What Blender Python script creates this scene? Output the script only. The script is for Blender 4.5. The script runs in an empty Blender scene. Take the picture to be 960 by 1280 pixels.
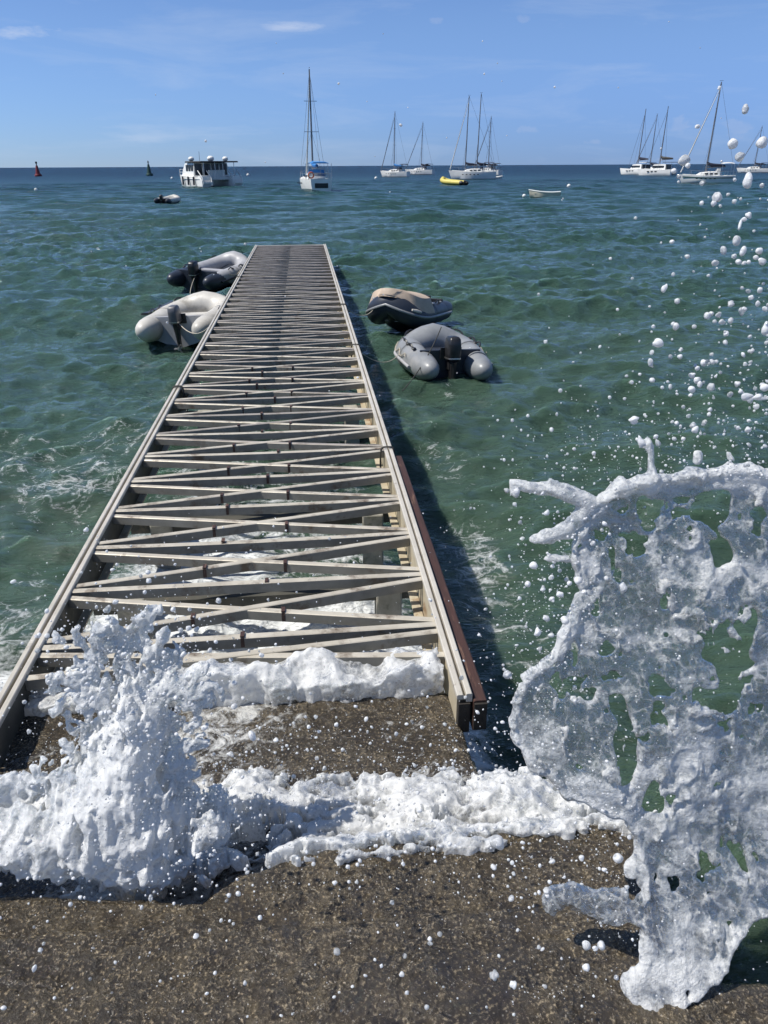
import bpy, math, random
import numpy as np
from mathutils import Vector, Matrix
random.seed(7)
PI = math.pi
R_ = math.radians
sc = bpy.context.scene
COL = sc.collection

# ------------------------------------------------------------------ camera
H = 2.65
FPX = 961.0
PITCH = math.atan((640 - 206.8) / FPX)
YAW = R_(5.55)
ROLL = R_(0.3)
_F = np.array([math.sin(YAW) * math.cos(PITCH), math.cos(YAW) * math.cos(PITCH), -math.sin(PITCH)])
_R0 = np.array([math.cos(YAW), -math.sin(YAW), 0.0])
_U0 = np.cross(_R0, _F)
_c, _s = math.cos(ROLL), math.sin(ROLL)
_R = _c * _R0 - _s * _U0
_U = _c * _U0 + _s * _R0
CAMP = np.array([0, 0, H])

def ray(px, py):
    return _F + (px - 480) / FPX * _R + (640 - py) / FPX * _U

def ground(px, py, z=0.0):
    d = ray(px, py)
    return CAMP + (z - H) / d[2] * d

def at_depth(px, py, dist):
    d = ray(px, py)
    return CAMP + d / np.linalg.norm(d) * dist

def proj(X, Y, Z):
    vx, vy, vz = X, Y, Z - H
    zc = vx * _F[0] + vy * _F[1] + vz * _F[2]
    zc = np.maximum(zc, 0.05)
    u = 480 + FPX * (vx * _R[0] + vy * _R[1] + vz * _R[2]) / zc
    v = 640 - FPX * (vx * _U[0] + vy * _U[1] + vz * _U[2]) / zc
    return u, v, zc

cd = bpy.data.cameras.new('camera')
cam = bpy.data.objects.new('camera', cd)
COL.objects.link(cam)
cam.matrix_world = Matrix(((_R[0], _U[0], -_F[0], 0), (_R[1], _U[1], -_F[1], 0), (_R[2], _U[2], -_F[2], H), (0, 0, 0, 1)))
cd.sensor_fit = 'VERTICAL'
cd.sensor_height = 24.0
cd.lens = FPX / 1280 * 24.0
cd.clip_start = 0.05
cd.clip_end = 30000
sc.camera = cam

# ------------------------------------------------------------------ materials
def mat(name):
    m = bpy.data.materials.new(name)
    m.use_nodes = True
    nt = m.node_tree
    return m, nt, nt.nodes['Principled BSDF'], nt.nodes['Material Output']

def N(nt, t, **kw):
    n = nt.nodes.new(t)
    for k, v in kw.items():
        if k.startswith('i_'):
            n.inputs[k[2:].replace('_', ' ')].default_value = v
        else:
            setattr(n, k, v)
    return n

def L(nt, a, b):
    nt.links.new(a, b)

def ramp(nt, fac, stops, interp='LINEAR'):
    r = nt.nodes.new('ShaderNodeValToRGB')
    r.color_ramp.interpolation = interp
    els = r.color_ramp.elements
    while len(els) < len(stops):
        els.new(0.5)
    for e, (p, c) in zip(els, stops):
        e.position = p
        e.color = (c[0], c[1], c[2], 1) if len(c) == 3 else c
    L(nt, fac, r.inputs[0])
    return r.outputs[0]

def mixc(nt, fac, a, b, mode='MIX'):
    n = nt.nodes.new('ShaderNodeMix')
    n.data_type = 'RGBA'
    n.blend_type = mode
    n.clamp_factor = True
    for i, v in ((0, fac), (6, a), (7, b)):
        if isinstance(v, bpy.types.NodeSocket):
            L(nt, v, n.inputs[i])
        elif i == 0:
            n.inputs[0].default_value = v
        else:
            n.inputs[i].default_value = (v[0], v[1], v[2], 1)
    return n.outputs[2]

def mth(nt, op, a, b=None, c=None, clamp=False):
    n = nt.nodes.new('ShaderNodeMath')
    n.operation = op
    n.use_clamp = clamp
    for i, v in enumerate((a, b, c)):
        if v is None:
            continue
        if isinstance(v, bpy.types.NodeSocket):
            L(nt, v, n.inputs[i])
        else:
            n.inputs[i].default_value = v
    return n.outputs[0]

def noise(nt, scale, detail=4, rough=0.5, vec=None, dist=0.0, out='Fac'):
    n = nt.nodes.new('ShaderNodeTexNoise')
    n.inputs['Scale'].default_value = scale
    n.inputs['Detail'].default_value = detail
    n.inputs['Roughness'].default_value = rough
    n.inputs['Distortion'].default_value = dist
    if vec is not None:
        L(nt, vec, n.inputs['Vector'])
    return n.outputs[out]

def coords(nt, kind='Object', scale=None):
    tc = nt.nodes.new('ShaderNodeTexCoord')
    o = tc.outputs[kind]
    if scale:
        mp = nt.nodes.new('ShaderNodeMapping')
        mp.inputs['Scale'].default_value = scale
        L(nt, o, mp.inputs['Vector'])
        o = mp.outputs[0]
    return o

def bump(nt, h, strength, dist, normal=None):
    b = nt.nodes.new('ShaderNodeBump')
    b.inputs['Strength'].default_value = strength
    b.inputs['Distance'].default_value = dist
    L(nt, h, b.inputs['Height'])
    if normal is not None:
        L(nt, normal, b.inputs['Normal'])
    return b.outputs[0]

def worn(name, c1, c2, scale=8, rough=(0.4, 0.7), metal=0.0, b=0.2, bd=0.004, spots=None, stretch=None, spot_scale=3.0, spot_t=(0.55, 0.68)):
    m, nt, p, out = mat(name)
    v = coords(nt, 'Object', stretch)
    f = noise(nt, scale, 6, 0.65, v)
    col = mixc(nt, ramp(nt, f, [(0.3, (0, 0, 0)), (0.7, (1, 1, 1))]), c1, c2)
    if spots:
        f2 = noise(nt, spot_scale, 6, 0.7, v)
        col = mixc(nt, ramp(nt, f2, [(spot_t[0], (0, 0, 0)), (spot_t[1], (1, 1, 1))]), col, spots)
    L(nt, col, p.inputs['Base Color'])
    mr = nt.nodes.new('ShaderNodeMapRange')
    mr.inputs['To Min'].default_value = rough[0]
    mr.inputs['To Max'].default_value = rough[1]
    L(nt, f, mr.inputs['Value'])
    L(nt, mr.outputs[0], p.inputs['Roughness'])
    p.inputs['Metallic'].default_value = metal
    L(nt, bump(nt, noise(nt, scale * 6, 5, 0.6, v), b, bd), p.inputs['Normal'])
    return m

M = {}
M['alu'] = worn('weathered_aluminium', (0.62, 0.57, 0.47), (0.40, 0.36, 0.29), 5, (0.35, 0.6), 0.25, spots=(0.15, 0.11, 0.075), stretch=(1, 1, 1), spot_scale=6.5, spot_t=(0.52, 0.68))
M['alu_rail'] = worn('rail_aluminium', (0.60, 0.56, 0.49), (0.42, 0.39, 0.33), 4, (0.35, 0.55), 0.15, spots=(0.17, 0.13, 0.09), spot_scale=5, spot_t=(0.6, 0.72))
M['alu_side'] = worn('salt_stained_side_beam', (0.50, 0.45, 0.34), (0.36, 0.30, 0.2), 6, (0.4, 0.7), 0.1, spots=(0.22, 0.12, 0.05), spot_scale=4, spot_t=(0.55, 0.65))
M['timber'] = worn('red_brown_timber', (0.062, 0.026, 0.018), (0.030, 0.014, 0.010), 9, (0.45, 0.8), 0, 0.5, 0.004, spots=(0.16, 0.09, 0.06), stretch=(6, 0.7, 6), spot_scale=5)
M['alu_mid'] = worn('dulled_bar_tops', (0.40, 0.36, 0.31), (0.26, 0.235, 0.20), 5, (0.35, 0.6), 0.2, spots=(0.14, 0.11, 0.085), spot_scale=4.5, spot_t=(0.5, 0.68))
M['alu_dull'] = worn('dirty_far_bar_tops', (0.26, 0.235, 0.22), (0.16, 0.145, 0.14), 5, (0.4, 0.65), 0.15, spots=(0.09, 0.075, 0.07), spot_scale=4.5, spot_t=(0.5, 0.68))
M['alu_web'] = worn('shade_toned_bar_sides', (0.27, 0.26, 0.225), (0.17, 0.16, 0.135), 6, (0.5, 0.75), 0.1, spots=(0.12, 0.085, 0.055), spot_scale=5, spot_t=(0.56, 0.68))  # bar sides: shade painted in as a darker grey than the tops, plus brown spots
M['beam_dark'] = worn('shade_toned_beam', (0.085, 0.08, 0.065), (0.045, 0.045, 0.035), 6, (0.5, 0.8), 0.05, spots=(0.16, 0.13, 0.09), spot_scale=4, spot_t=(0.6, 0.7))  # shade of the left beam's inner face put into its colour
M['dark_end'] = worn('black_end_grain', (0.012, 0.01, 0.009), (0.03, 0.025, 0.02), 20, (0.5, 0.9), 0, 0.5)
M['pile'] = worn('pale_concrete_pile', (0.36, 0.34, 0.29), (0.22, 0.21, 0.17), 9, (0.6, 0.9), 0, 0.5, 0.006, spots=(0.08, 0.085, 0.05), spot_scale=4)
M['rope_black'] = worn('black_rope', (0.02, 0.02, 0.02), (0.05, 0.05, 0.045), 40, (0.7, 0.9), 0, 0.6)
M['rope_pale'] = worn('pale_rope', (0.5, 0.46, 0.38), (0.35, 0.31, 0.25), 40, (0.7, 0.9), 0, 0.6)
M['pvc_white'] = worn('dingy_white_tube', (0.56, 0.54, 0.49), (0.42, 0.40, 0.36), 4, (0.35, 0.55), 0, 0.08, 0.003, spots=(0.33, 0.31, 0.27), spot_scale=2.5)
M['pvc_lgrey'] = worn('light_grey_tube', (0.40, 0.40, 0.41), (0.30, 0.30, 0.31), 4, (0.35, 0.55), 0, 0.08, 0.003)
M['pvc_grey'] = worn('grey_tube', (0.27, 0.28, 0.29), (0.17, 0.18, 0.19), 4, (0.28, 0.5), 0, 0.08, 0.003, spots=(0.27, 0.27, 0.27), spot_scale=3)
M['pvc_navy'] = worn('dark_blue_grey_tube', (0.018, 0.023, 0.034), (0.03, 0.036, 0.05), 4, (0.28, 0.5), 0, 0.06, 0.003)
M['pvc_black'] = worn('black_tube', (0.008, 0.009, 0.012), (0.014, 0.015, 0.019), 4, (0.3, 0.5), 0, 0.06, 0.003)
M['beige'] = worn('beige_bow_cover', (0.48, 0.38, 0.29), (0.38, 0.30, 0.23), 5, (0.6, 0.8), 0, 0.3, 0.006)
M['black'] = worn('black_plastic', (0.012, 0.012, 0.013), (0.025, 0.025, 0.027), 8, (0.25, 0.45), 0, 0.05)
M['cowl_grey'] = worn('grey_engine_cowl', (0.12, 0.125, 0.135), (0.09, 0.09, 0.1), 8, (0.3, 0.5), 0, 0.05)
M['steel'] = worn('steel', (0.5, 0.5, 0.5), (0.4, 0.4, 0.4), 10, (0.25, 0.4), 0.9, 0.02)
M['floor_grey'] = worn('grey_floor_boards', (0.33, 0.33, 0.32), (0.24, 0.24, 0.23), 6, (0.5, 0.8), 0, 0.2)
M['hull_white'] = worn('white_gelcoat', (0.80, 0.80, 0.77), (0.68, 0.67, 0.63), 0.8, (0.25, 0.45), 0, 0.02, 0.01)
M['deck_white'] = worn('white_deck', (0.74, 0.73, 0.69), (0.6, 0.59, 0.55), 1.2, (0.4, 0.7), 0, 0.05, 0.01)
M['window'] = worn('dark_boat_window', (0.01, 0.014, 0.02), (0.02, 0.024, 0.03), 1, (0.08, 0.15), 0, 0.0)
M['stripe'] = worn('dark_green_stripe', (0.02, 0.06, 0.06), (0.03, 0.08, 0.08), 1, (0.3, 0.5), 0, 0.0)
M['mast'] = worn('mast_metal', (0.22, 0.22, 0.23), (0.13, 0.13, 0.14), 1, (0.3, 0.5), 0.3, 0.0)
M['wire'] = worn('stainless_rigging', (0.12, 0.13, 0.15), (0.18, 0.19, 0.2), 2, (0.3, 0.5), 0.3, 0.0)
M['blue_cover'] = worn('bright_blue_canvas', (0.02, 0.13, 0.36), (0.03, 0.2, 0.5), 2, (0.7, 0.9), 0, 0.4, 0.03)
M['navy_cover'] = worn('navy_canvas', (0.010, 0.014, 0.03), (0.018, 0.022, 0.045), 2, (0.7, 0.9), 0, 0.4, 0.03)
M['sail_white'] = worn('furled_white_sail', (0.62, 0.62, 0.6), (0.5, 0.5, 0.48), 2, (0.7, 0.9), 0, 0.3, 0.03)
M['roof_dark'] = worn('dark_canopy', (0.03, 0.03, 0.032), (0.05, 0.05, 0.05), 2, (0.6, 0.8), 0, 0.1)
M['red'] = worn('red_buoy_paint', (0.20, 0.015, 0.02), (0.12, 0.012, 0.015), 1.5, (0.4, 0.6), 0, 0.1)
M['green'] = worn('dark_green_buoy_paint', (0.015, 0.055, 0.04), (0.012, 0.04, 0.03), 1.5, (0.4, 0.6), 0, 0.1)
M['yellow'] = worn('yellow_tube', (0.62, 0.52, 0.12), (0.5, 0.42, 0.1), 2, (0.4, 0.6), 0, 0.1)
M['cream'] = worn('cream_skiff_paint', (0.58, 0.55, 0.44), (0.46, 0.43, 0.34), 3, (0.45, 0.7), 0, 0.1)
M['buoy_white'] = worn('white_float', (0.75, 0.75, 0.72), (0.6, 0.6, 0.57), 6, (0.35, 0.5), 0, 0.1)
M['antifoul'] = worn('dark_antifouling', (0.02, 0.025, 0.035), (0.03, 0.035, 0.045), 2, (0.5, 0.8), 0, 0.1)
M['orange'] = worn('orange_lifebuoy', (0.6, 0.12, 0.03), (0.5, 0.1, 0.03), 3, (0.5, 0.7), 0, 0.1)

# ------------------------------------------------------------------ mesh builder
class MB:
    def __init__(s):
        s.v = []; s.f = []; s.mi = []
    def add(s, vs, fs, mi=0):
        o = len(s.v)
        s.v += [tuple(map(float, v)) for v in vs]
        s.f += [tuple(i + o for i in f) for f in fs]
        s.mi += [mi] * len(fs)
        return s
    def box(s, c, d, rz=0, ry=0, rx=0, mi=0):
        m = Matrix.Rotation(rz, 3, 'Z') @ Matrix.Rotation(ry, 3, 'Y') @ Matrix.Rotation(rx, 3, 'X')
        vs = [Vector(c) + m @ Vector((x * d[0] / 2, y * d[1] / 2, z * d[2] / 2)) for x in (-1, 1) for y in (-1, 1) for z in (-1, 1)]
        return s.add(vs, [(0, 1, 3, 2), (4, 6, 7, 5), (0, 4, 5, 1), (2, 3, 7, 6), (0, 2, 6, 4), (1, 5, 7, 3)], mi)
    def bar(s, a, b, w, h, ch=0.0, mi=0, sag=0.0, n=1):
        """bar of width w and height h (top at the line a-b) with chamfered top edges"""
        a = Vector(a); b = Vector(b); d = (b - a).normalized()
        side = Vector((d.y, -d.x, 0)).normalized() * (w / 2)
        up = Vector((0, 0, 1))
        prof = [(-1, -h), (-1, -ch), (-(1 - 2 * ch / w), 0), ((1 - 2 * ch / w), 0), (1, -ch), (1, -h)] if ch else [(-1, -h), (-1, 0), (1, 0), (1, -h)]
        rings = []
        for i in range(n + 1):
            t = i / n
            p = a.lerp(b, t) - up * (sag * 4 * t * (1 - t))
            rings.append([p + side * x + up * z for x, z in prof])
        k0 = len(s.f)
        s.rings(rings, True, mi)
        if ch:
            for q in range(k0, len(s.f)):
                j = (q - k0) % 6
                if (q - k0) >= 6 * n or j in (0, 4, 5): s.mi[q] = 1
        return s
    def rings(s, rings, cap=True, mi=0, closed=True):
        k = len(rings[0]); vs = [v for r in rings for v in r]; fs = []
        for i in range(len(rings) - 1):
            for j in range(k if closed else k - 1):
                j2 = (j + 1) % k
                fs.append((i * k + j, i * k + j2, (i + 1) * k + j2, (i + 1) * k + j))
        if cap:
            fs.append(tuple(reversed(range(k))))
            fs.append(tuple(range((len(rings) - 1) * k, len(rings) * k)))
        return s.add(vs, fs, mi)
    def tube(s, pts, r, seg=10, cap=True, mi=0, flat=1.0):
        pts = [Vector(p) for p in pts]; n = len(pts)
        rr = r if isinstance(r, (list, tuple)) else [r] * n
        rings = []; up = Vector((0, 0, 1)); pn = None
        for i in range(n):
            t = (pts[min(i + 1, n - 1)] - pts[max(i - 1, 0)]).normalized()
            if pn is None:
                u = up if abs(t.z) < 0.9 else Vector((1, 0, 0))
                a = t.cross(u).normalized()
            else:
                a = (pn - t * pn.dot(t)).normalized()
            pn = a; b = a.cross(t).normalized()
            rings.append([pts[i] + a * (math.cos(2 * PI * j / seg) * rr[i]) + b * (math.sin(2 * PI * j / seg) * rr[i] * flat) for j in range(seg)])
        return s.rings(rings, cap, mi)
    def ball(s, c, r, seg=14, st=10, mi=0):
        r = r if isinstance(r, (tuple, list)) else (r, r, r)
        rings = []
        for i in range(1, st):
            a = PI * i / st
            rings.append([(c[0] + r[0] * math.sin(a) * math.cos(2 * PI * j / seg), c[1] + r[1] * math.sin(a) * math.sin(2 * PI * j / seg), c[2] - r[2] * math.cos(a)) for j in range(seg)])
        return s.rings(rings, True, mi)
    def lathe(s, prof, c=(0, 0, 0), seg=16, mi=0):
        return s.rings([[(c[0] + r * math.cos(2 * PI * j / seg), c[1] + r * math.sin(2 * PI * j / seg), c[2] + z) for j in range(seg)] for r, z in prof], True, mi)
    def build(s, name, m, parent=None, smooth=False, bevel=0.0, sub=0):
        me = bpy.data.meshes.new(name)
        me.from_pydata(s.v, [], s.f)
        ms = m if isinstance(m, (list, tuple)) else [m]
        for x in ms:
            me.materials.append(x)
        if len(ms) > 1:
            me.polygons.foreach_set('material_index', s.mi)
        import bmesh
        bm = bmesh.new(); bm.from_mesh(me)
        bmesh.ops.recalc_face_normals(bm, faces=bm.faces)
        bm.to_mesh(me); bm.free()
        if smooth:
            me.shade_smooth()
            me.set_sharp_from_angle(angle=R_(42))
        o = bpy.data.objects.new(name, me)
        COL.objects.link(o)
        if parent is not None:
            o.parent = parent
        if bevel:
            b = o.modifiers.new('bevel', 'BEVEL'); b.width = bevel; b.segments = 2; b.limit_method = 'ANGLE'
        if sub:
            b = o.modifiers.new('sub', 'SUBSURF'); b.levels = sub; b.render_levels = sub
        return o

def tag(o, label=None, cat=None, group=None, kind=None):
    if label: o['label'] = label
    if cat: o['category'] = cat
    if group: o['group'] = group
    if kind: o['kind'] = kind
    return o

def thing(name, loc, rz, label, cat, group=None, tilt=(0, 0)):
    o = bpy.data.objects.new(name, None)
    o.empty_display_size = 0.3
    COL.objects.link(o)
    o.location = tuple(float(x) for x in loc)
    o.rotation_euler = (tilt[0], tilt[1], rz)
    return tag(o, label, cat, group)

# ------------------------------------------------------------------ numpy noise
def vnoise2(x, y, seed=0):
    """smooth value noise at points (2-D lattice hash)"""
    xi = np.floor(x).astype(np.int64); yi = np.floor(y).astype(np.int64)
    fx = x - xi; fy = y - yi
    fx = fx * fx * (3 - 2 * fx); fy = fy * fy * (3 - 2 * fy)
    def h(a, b):
        n = (a * 374761393 + b * 668265263 + seed * 974711) & 0xffffffff
        n = ((n ^ (n >> 13)) * 1274126177) & 0xffffffff
        n = (n ^ (n >> 16)) & 0xffffff
        return n / float(0xffffff) * 2 - 1
    return (h(xi, yi) * (1 - fx) * (1 - fy) + h(xi + 1, yi) * fx * (1 - fy) + h(xi, yi + 1) * (1 - fx) * fy + h(xi + 1, yi + 1) * fx * fy)

def fbm2(x, y, o=4, seed=0, g=0.5):
    a = 1.0; r = 0; t = 0
    for k in range(o):
        r = r + a * vnoise2(x * 2 ** k, y * 2 ** k, seed + k * 17); t += a; a *= g
    return r / t

def noise3(shape, period, seed, voxel):
    """fractal-free smooth lattice noise over a voxel grid; period in metres (3-tuple or scalar)"""
    rng = np.random.RandomState(seed)
    per = period if isinstance(period, (tuple, list)) else (period,) * 3
    n = [int(shape[i] * voxel / per[i]) + 3 for i in range(3)]
    a = rng.uniform(-1, 1, n).astype(np.float32)
    for ax in range(3):
        t = np.arange(shape[ax]) * voxel / per[ax]
        i = t.astype(int); f = (t - i).astype(np.float32); f = f * f * (3 - 2 * f)
        sh = [1, 1, 1]; sh[ax] = -1; f = f.reshape(sh)
        a = np.take(a, i, ax) * (1 - f) + np.take(a, i + 1, ax) * f
    return a
# ------------------------------------------------------------------ world and sun
SUN_AZ = R_(-91)          # from +Y towards -X (left of the pier)
SUN_EL = R_(56)
w = bpy.data.worlds.new('World'); sc.world = w; w.use_nodes = True
nt = w.node_tree
bg = nt.nodes['Background']
sky = nt.nodes.new('ShaderNodeTexSky'); sky.sky_type = 'NISHITA'; sky.sun_disc = False
sky.sun_elevation = SUN_EL; sky.sun_rotation = SUN_AZ
sky.air_density = 1.0; sky.dust_density = 0.0; sky.ozone_density = 6.0; sky.altitude = 0
tc = nt.nodes.new('ShaderNodeTexCoord')
dirv = tc.outputs['Generated']
sep = nt.nodes.new('ShaderNodeSeparateXYZ'); L(nt, dirv, sep.inputs[0])
# thin cirrus and small low cumulus, placed by direction in the sky
mp = nt.nodes.new('ShaderNodeMapping'); mp.inputs['Scale'].default_value = (2.2, 2.2, 14); mp.inputs['Rotation'].default_value = (0.06, 0.10, 0); L(nt, dirv, mp.inputs[0])
cir = noise(nt, 2.3, 7, 0.6, mp.outputs[0], 0.4)
cirm = ramp(nt, cir, [(0.5, (0, 0, 0)), (0.85, (0.30, 0.30, 0.30))])
def mrange(val, a, b):
    n = nt.nodes.new('ShaderNodeMapRange'); L(nt, val, n.inputs['Value']); n.inputs['From Min'].default_value = a; n.inputs['From Max'].default_value = b
    n.interpolation_type = 'SMOOTHSTEP'; return n.outputs[0]
low = mixc(nt, mrange(sep.outputs[0], -0.45, 0.45), (0.46, 0.66, 1.15), (0.265, 0.445, 1.01))
low = mixc(nt, mrange(sep.outputs[2], -0.02, 0.16), low, (0.73, 0.80, 1.03))
low = mixc(nt, mrange(sep.outputs[2], 0.22, 0.60), low, (0.98, 0.90, 0.86))
base = mixc(nt, 1.0, sky.outputs[0], low, 'MULTIPLY')
col = mixc(nt, cirm, base, (5.2, 6.0, 7.4))
def blobs(spec, sx, sz, thr, amt, colr, col, nscale, soft=0.25):
    for (az, el, ra, re, k) in spec:
        d = Vector((math.sin(az) * math.cos(el), math.cos(az) * math.cos(el), math.sin(el)))
        rt = Vector((math.cos(az), -math.sin(az), 0)); up = rt.cross(d)
        def dot(v):
            n = nt.nodes.new('ShaderNodeVectorMath'); n.operation = 'DOT_PRODUCT'
            L(nt, dirv, n.inputs[0]); n.inputs[1].default_value = v
            return n.outputs['Value']
        a = mth(nt, 'DIVIDE', dot(rt), ra); b = mth(nt, 'DIVIDE', dot(up), re)
        b = mth(nt, 'SUBTRACT', b, mth(nt, 'MULTIPLY', a, k))
        q = mth(nt, 'ADD', mth(nt, 'MULTIPLY', a, a), mth(nt, 'MULTIPLY', b, b))
        m2 = nt.nodes.new('ShaderNodeMapping'); m2.inputs['Scale'].default_value = (sx, sx, sz); L(nt, dirv, m2.inputs[0])
        nz = noise(nt, nscale, 7, 0.62, m2.outputs[0], 0.3)
        v = mth(nt, 'SUBTRACT', mth(nt, 'ADD', mth(nt, 'MULTIPLY', mth(nt, 'SUBTRACT', nz, 0.5), 2.4), 0.75), q)
        front = mth(nt, 'GREATER_THAN', dot(d), 0.5)
        f = mth(nt, 'MULTIPLY', mth(nt, 'MULTIPLY', ramp(nt, v, [(thr, (0, 0, 0)), (thr + soft, (1, 1, 1))]), amt), front)
        col = mixc(nt, f, col, colr)
    return col
def sd(px, py):
    d = ray(px, py); d = d / np.linalg.norm(d)
    return math.atan2(d[0], d[1]), math.asin(d[2])
def cl(px, py, w_, h_, k=0.0):
    a, e = sd(px, py); return (a, e, w_ / FPX * 0.8, h_ / FPX * 0.8, k)
col = blobs([cl(30, 42, 62, 11, 0.5), cl(362, 34, 60, 13)], 5, 22, 0.30, 0.42, (6.2, 6.7, 7.8), col, 2.6, 0.5)
col = blobs([cl(225, 166, 170, 17, 0.04)], 4, 26, 0.25, 0.20, (6.2, 6.7, 7.8), col, 2.6, 0.7)
col = blobs([cl(546, 26, 16, 7), cl(655, 24, 18, 7), cl(652, 162, 34, 10), cl(738, 178, 22, 6), cl(848, 155, 24, 17), cl(920, 160, 36, 16), cl(832, 198, 22, 7)], 9, 14, 0.40, 0.16, (4.6, 5.1, 6.6), col, 6, 0.35)
L(nt, col, bg.inputs['Color'])
bg.inputs['Strength'].default_value = 0.09
sd_ = bpy.data.lights.new('sun', 'SUN'); sd_.energy = 4.7; sd_.angle = R_(0.53); sd_.color = (1.0, 0.955, 0.88)
so = bpy.data.objects.new('sun', sd_); COL.objects.link(so)
sunv = Vector((math.sin(SUN_AZ) * math.cos(SUN_EL), math.cos(SUN_AZ) * math.cos(SUN_EL), math.sin(SUN_EL)))
so.rotation_euler = sunv.to_track_quat('Z', 'Y').to_euler()
so.location = (-20, 10, 30)
sc.view_settings.view_transform = 'Standard'
sc.view_settings.look = 'None'
sc.view_settings.gamma = 1
sc.view_settings.exposure = 0.35
sc.cycles.max_bounces = 8
sc.cycles.transparent_max_bounces = 14
sc.cycles.transmission_bounces = 6
sc.cycles.glossy_bounces = 3
sc.cycles.diffuse_bounces = 3
sc.cycles.caustics_reflective = False
sc.cycles.caustics_refractive = False
sc.cycles.sample_clamp_indirect = 4
sc.cycles.use_denoising = True
sc.cycles.use_adaptive_sampling = True
sc.cycles.adaptive_threshold = 0.02

# ------------------------------------------------------------------ sea
def grid_mesh(name, P, m, attrs=None, smooth=True):
    nr, nc, _ = P.shape
    me = bpy.data.meshes.new(name)
    me.vertices.add(nr * nc)
    me.vertices.foreach_set('co', P.reshape(-1).astype(np.float32))
    i = np.arange((nr - 1) * (nc - 1)); r = i // (nc - 1); c = i % (nc - 1)
    a = r * nc + c
    q = np.stack([a, a + 1, a + nc + 1, a + nc], 1).astype(np.int32)
    me.loops.add(q.size); me.polygons.add(len(q))
    me.loops.foreach_set('vertex_index', q.reshape(-1))
    me.polygons.foreach_set('loop_start', np.arange(0, q.size, 4, dtype=np.int32))
    for k, arr in (attrs or {}).items():
        at = me.attributes.new(k, 'FLOAT', 'POINT')
        at.data.foreach_set('value', arr.reshape(-1).astype(np.float32))
    me.update(calc_edges=True)
    if smooth: me.shade_smooth()
    me.materials.append(m)
    o = bpy.data.objects.new(name, me); COL.objects.link(o)
    return o

def sea_height(X, Y, spacing):
    rng = np.random.RandomState(11)
    Z = np.zeros_like(X); DX = np.zeros_like(X); DY = np.zeros_like(X)
    specs = []
    for k in range(130):
        lam = 0.16 * (7.5 / 0.16) ** (rng.uniform(0, 1) ** 0.9)
        spread = 0.34 if lam > 2.5 else 0.75
        th = -PI / 2 + 0.10 + rng.normal(0, spread)      # crests travel towards the quay
        steep = 0.030 if lam > 2.2 else (0.056 if lam > 0.9 else 0.090)
        amp = steep * lam / (2 * PI) * rng.uniform(0.5, 1.3)
        specs.append((lam, th, amp, rng.uniform(0, 2 * PI)))
    mod = 0.65 + 0.55 * fbm2(X * 0.12 + 5, Y * 0.16, 2, 5)
    for lam, th, amp, ph in specs:
        k = 2 * PI / lam
        att = np.clip(1.6 - spacing * 2.6 / lam, 0, 1)
        if att.max() <= 0: continue
        a = k * (X * math.cos(th) + Y * math.sin(th)) + ph + 0.5 * np.sin(X * 0.31 + ph) 
        A = amp * att * (mod if lam < 2 else 1)
        Z += A * np.sin(a)
        DX += -A * 0.75 * math.cos(th) * np.cos(a) * -1
        DY += -A * 0.75 * math.sin(th) * np.cos(a) * -1
    return Z, DX, DY

nr, nc = 980, 1250
r = 1.05 * (9000 / 1.05) ** (np.linspace(0, 1, nr) ** 1.0)
# denser rows between 3 m and 90 m
t = np.linspace(0, 1, nr)
r = np.exp(np.interp(t, [0, 0.05, 0.62, 0.85, 1], np.log([1.0, 2.2, 40, 160, 9000])))
ang = np.linspace(R_(-62), R_(70), nc)
RR, AA = np.meshgrid(r, ang, indexing='ij')
X = RR * np.sin(AA); Y = RR * np.cos(AA)
sp = np.maximum(np.gradient(r)[:, None] * np.ones_like(AA), RR * (ang[1] - ang[0]))
Z, DX, DY = sea_height(X, Y, sp)
calm = np.clip((RR - 600) / 3000, 0, 1)
Z *= (1 - calm)
# water pushed up and broken against the landing, under the near end of the pier
under = np.exp(-((X + 0.45) / 1.02) ** 6) * np.exp(-np.clip(Y - 2.9, 0, 99) ** 2 / (2 * 1.1 ** 2))
Z += under * (0.20 + 0.16 * fbm2(X * 4, Y * 4, 4, 31) + 0.05 * fbm2(X * 16, Y * 16, 3, 32))
rb = np.exp(-((X - 1.5) / 1.2) ** 2 - ((Y - 2.2) / 0.9) ** 2)
Z += rb * (0.10 + 0.10 * fbm2(X * 4, Y * 4, 4, 41))
# foam density
foam = 0.92 * under
foam += 0.74 * np.exp(-((X + 0.40) / 1.02) ** 6) * np.exp(-np.clip(Y - 4.2, 0, 99) / 5.0)
foam += 0.12 * rb
foam += 0.24 * np.exp(-((X + 2.05) / 0.55) ** 2) * np.exp(-((Y - 8.0) / 4.4) ** 2)          # along the left rail
foam += 0.20 * np.exp(-((X + 2.9) / 1.1) ** 2) * np.exp(-((Y - 8.2) / 2.2) ** 2)
foam += 0.45 * np.exp(-((X + 1.95) / 0.5) ** 2) * np.exp(-((Y - 3.4) / 0.9) ** 2)
foam += 0.46 * np.exp(-((X - 1.15 - 0.10 * (Y - 5)) / 0.28) ** 2) * np.exp(-((Y - 4.9) / 1.2) ** 2)
foam += 0.30 * np.exp(-((X - 1.9 - 0.3 * (Y - 5)) / 0.6) ** 2) * np.exp(-((Y - 4.0) / 1.0) ** 2)
foam += 0.42 * np.exp(-((X - 1.3) / 0.5) ** 2) * np.exp(-((Y - 7.2) / 0.8) ** 2)
foam += 0.33 * np.exp(-((X - 1.8) / 0.9) ** 2) * np.exp(-((Y - 9.8) / 0.8) ** 2)
foam += 0.25 * np.exp(-((X - 1.4) / 0.6) ** 2) * np.exp(-((Y - 13.2) / 1.0) ** 2)
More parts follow.
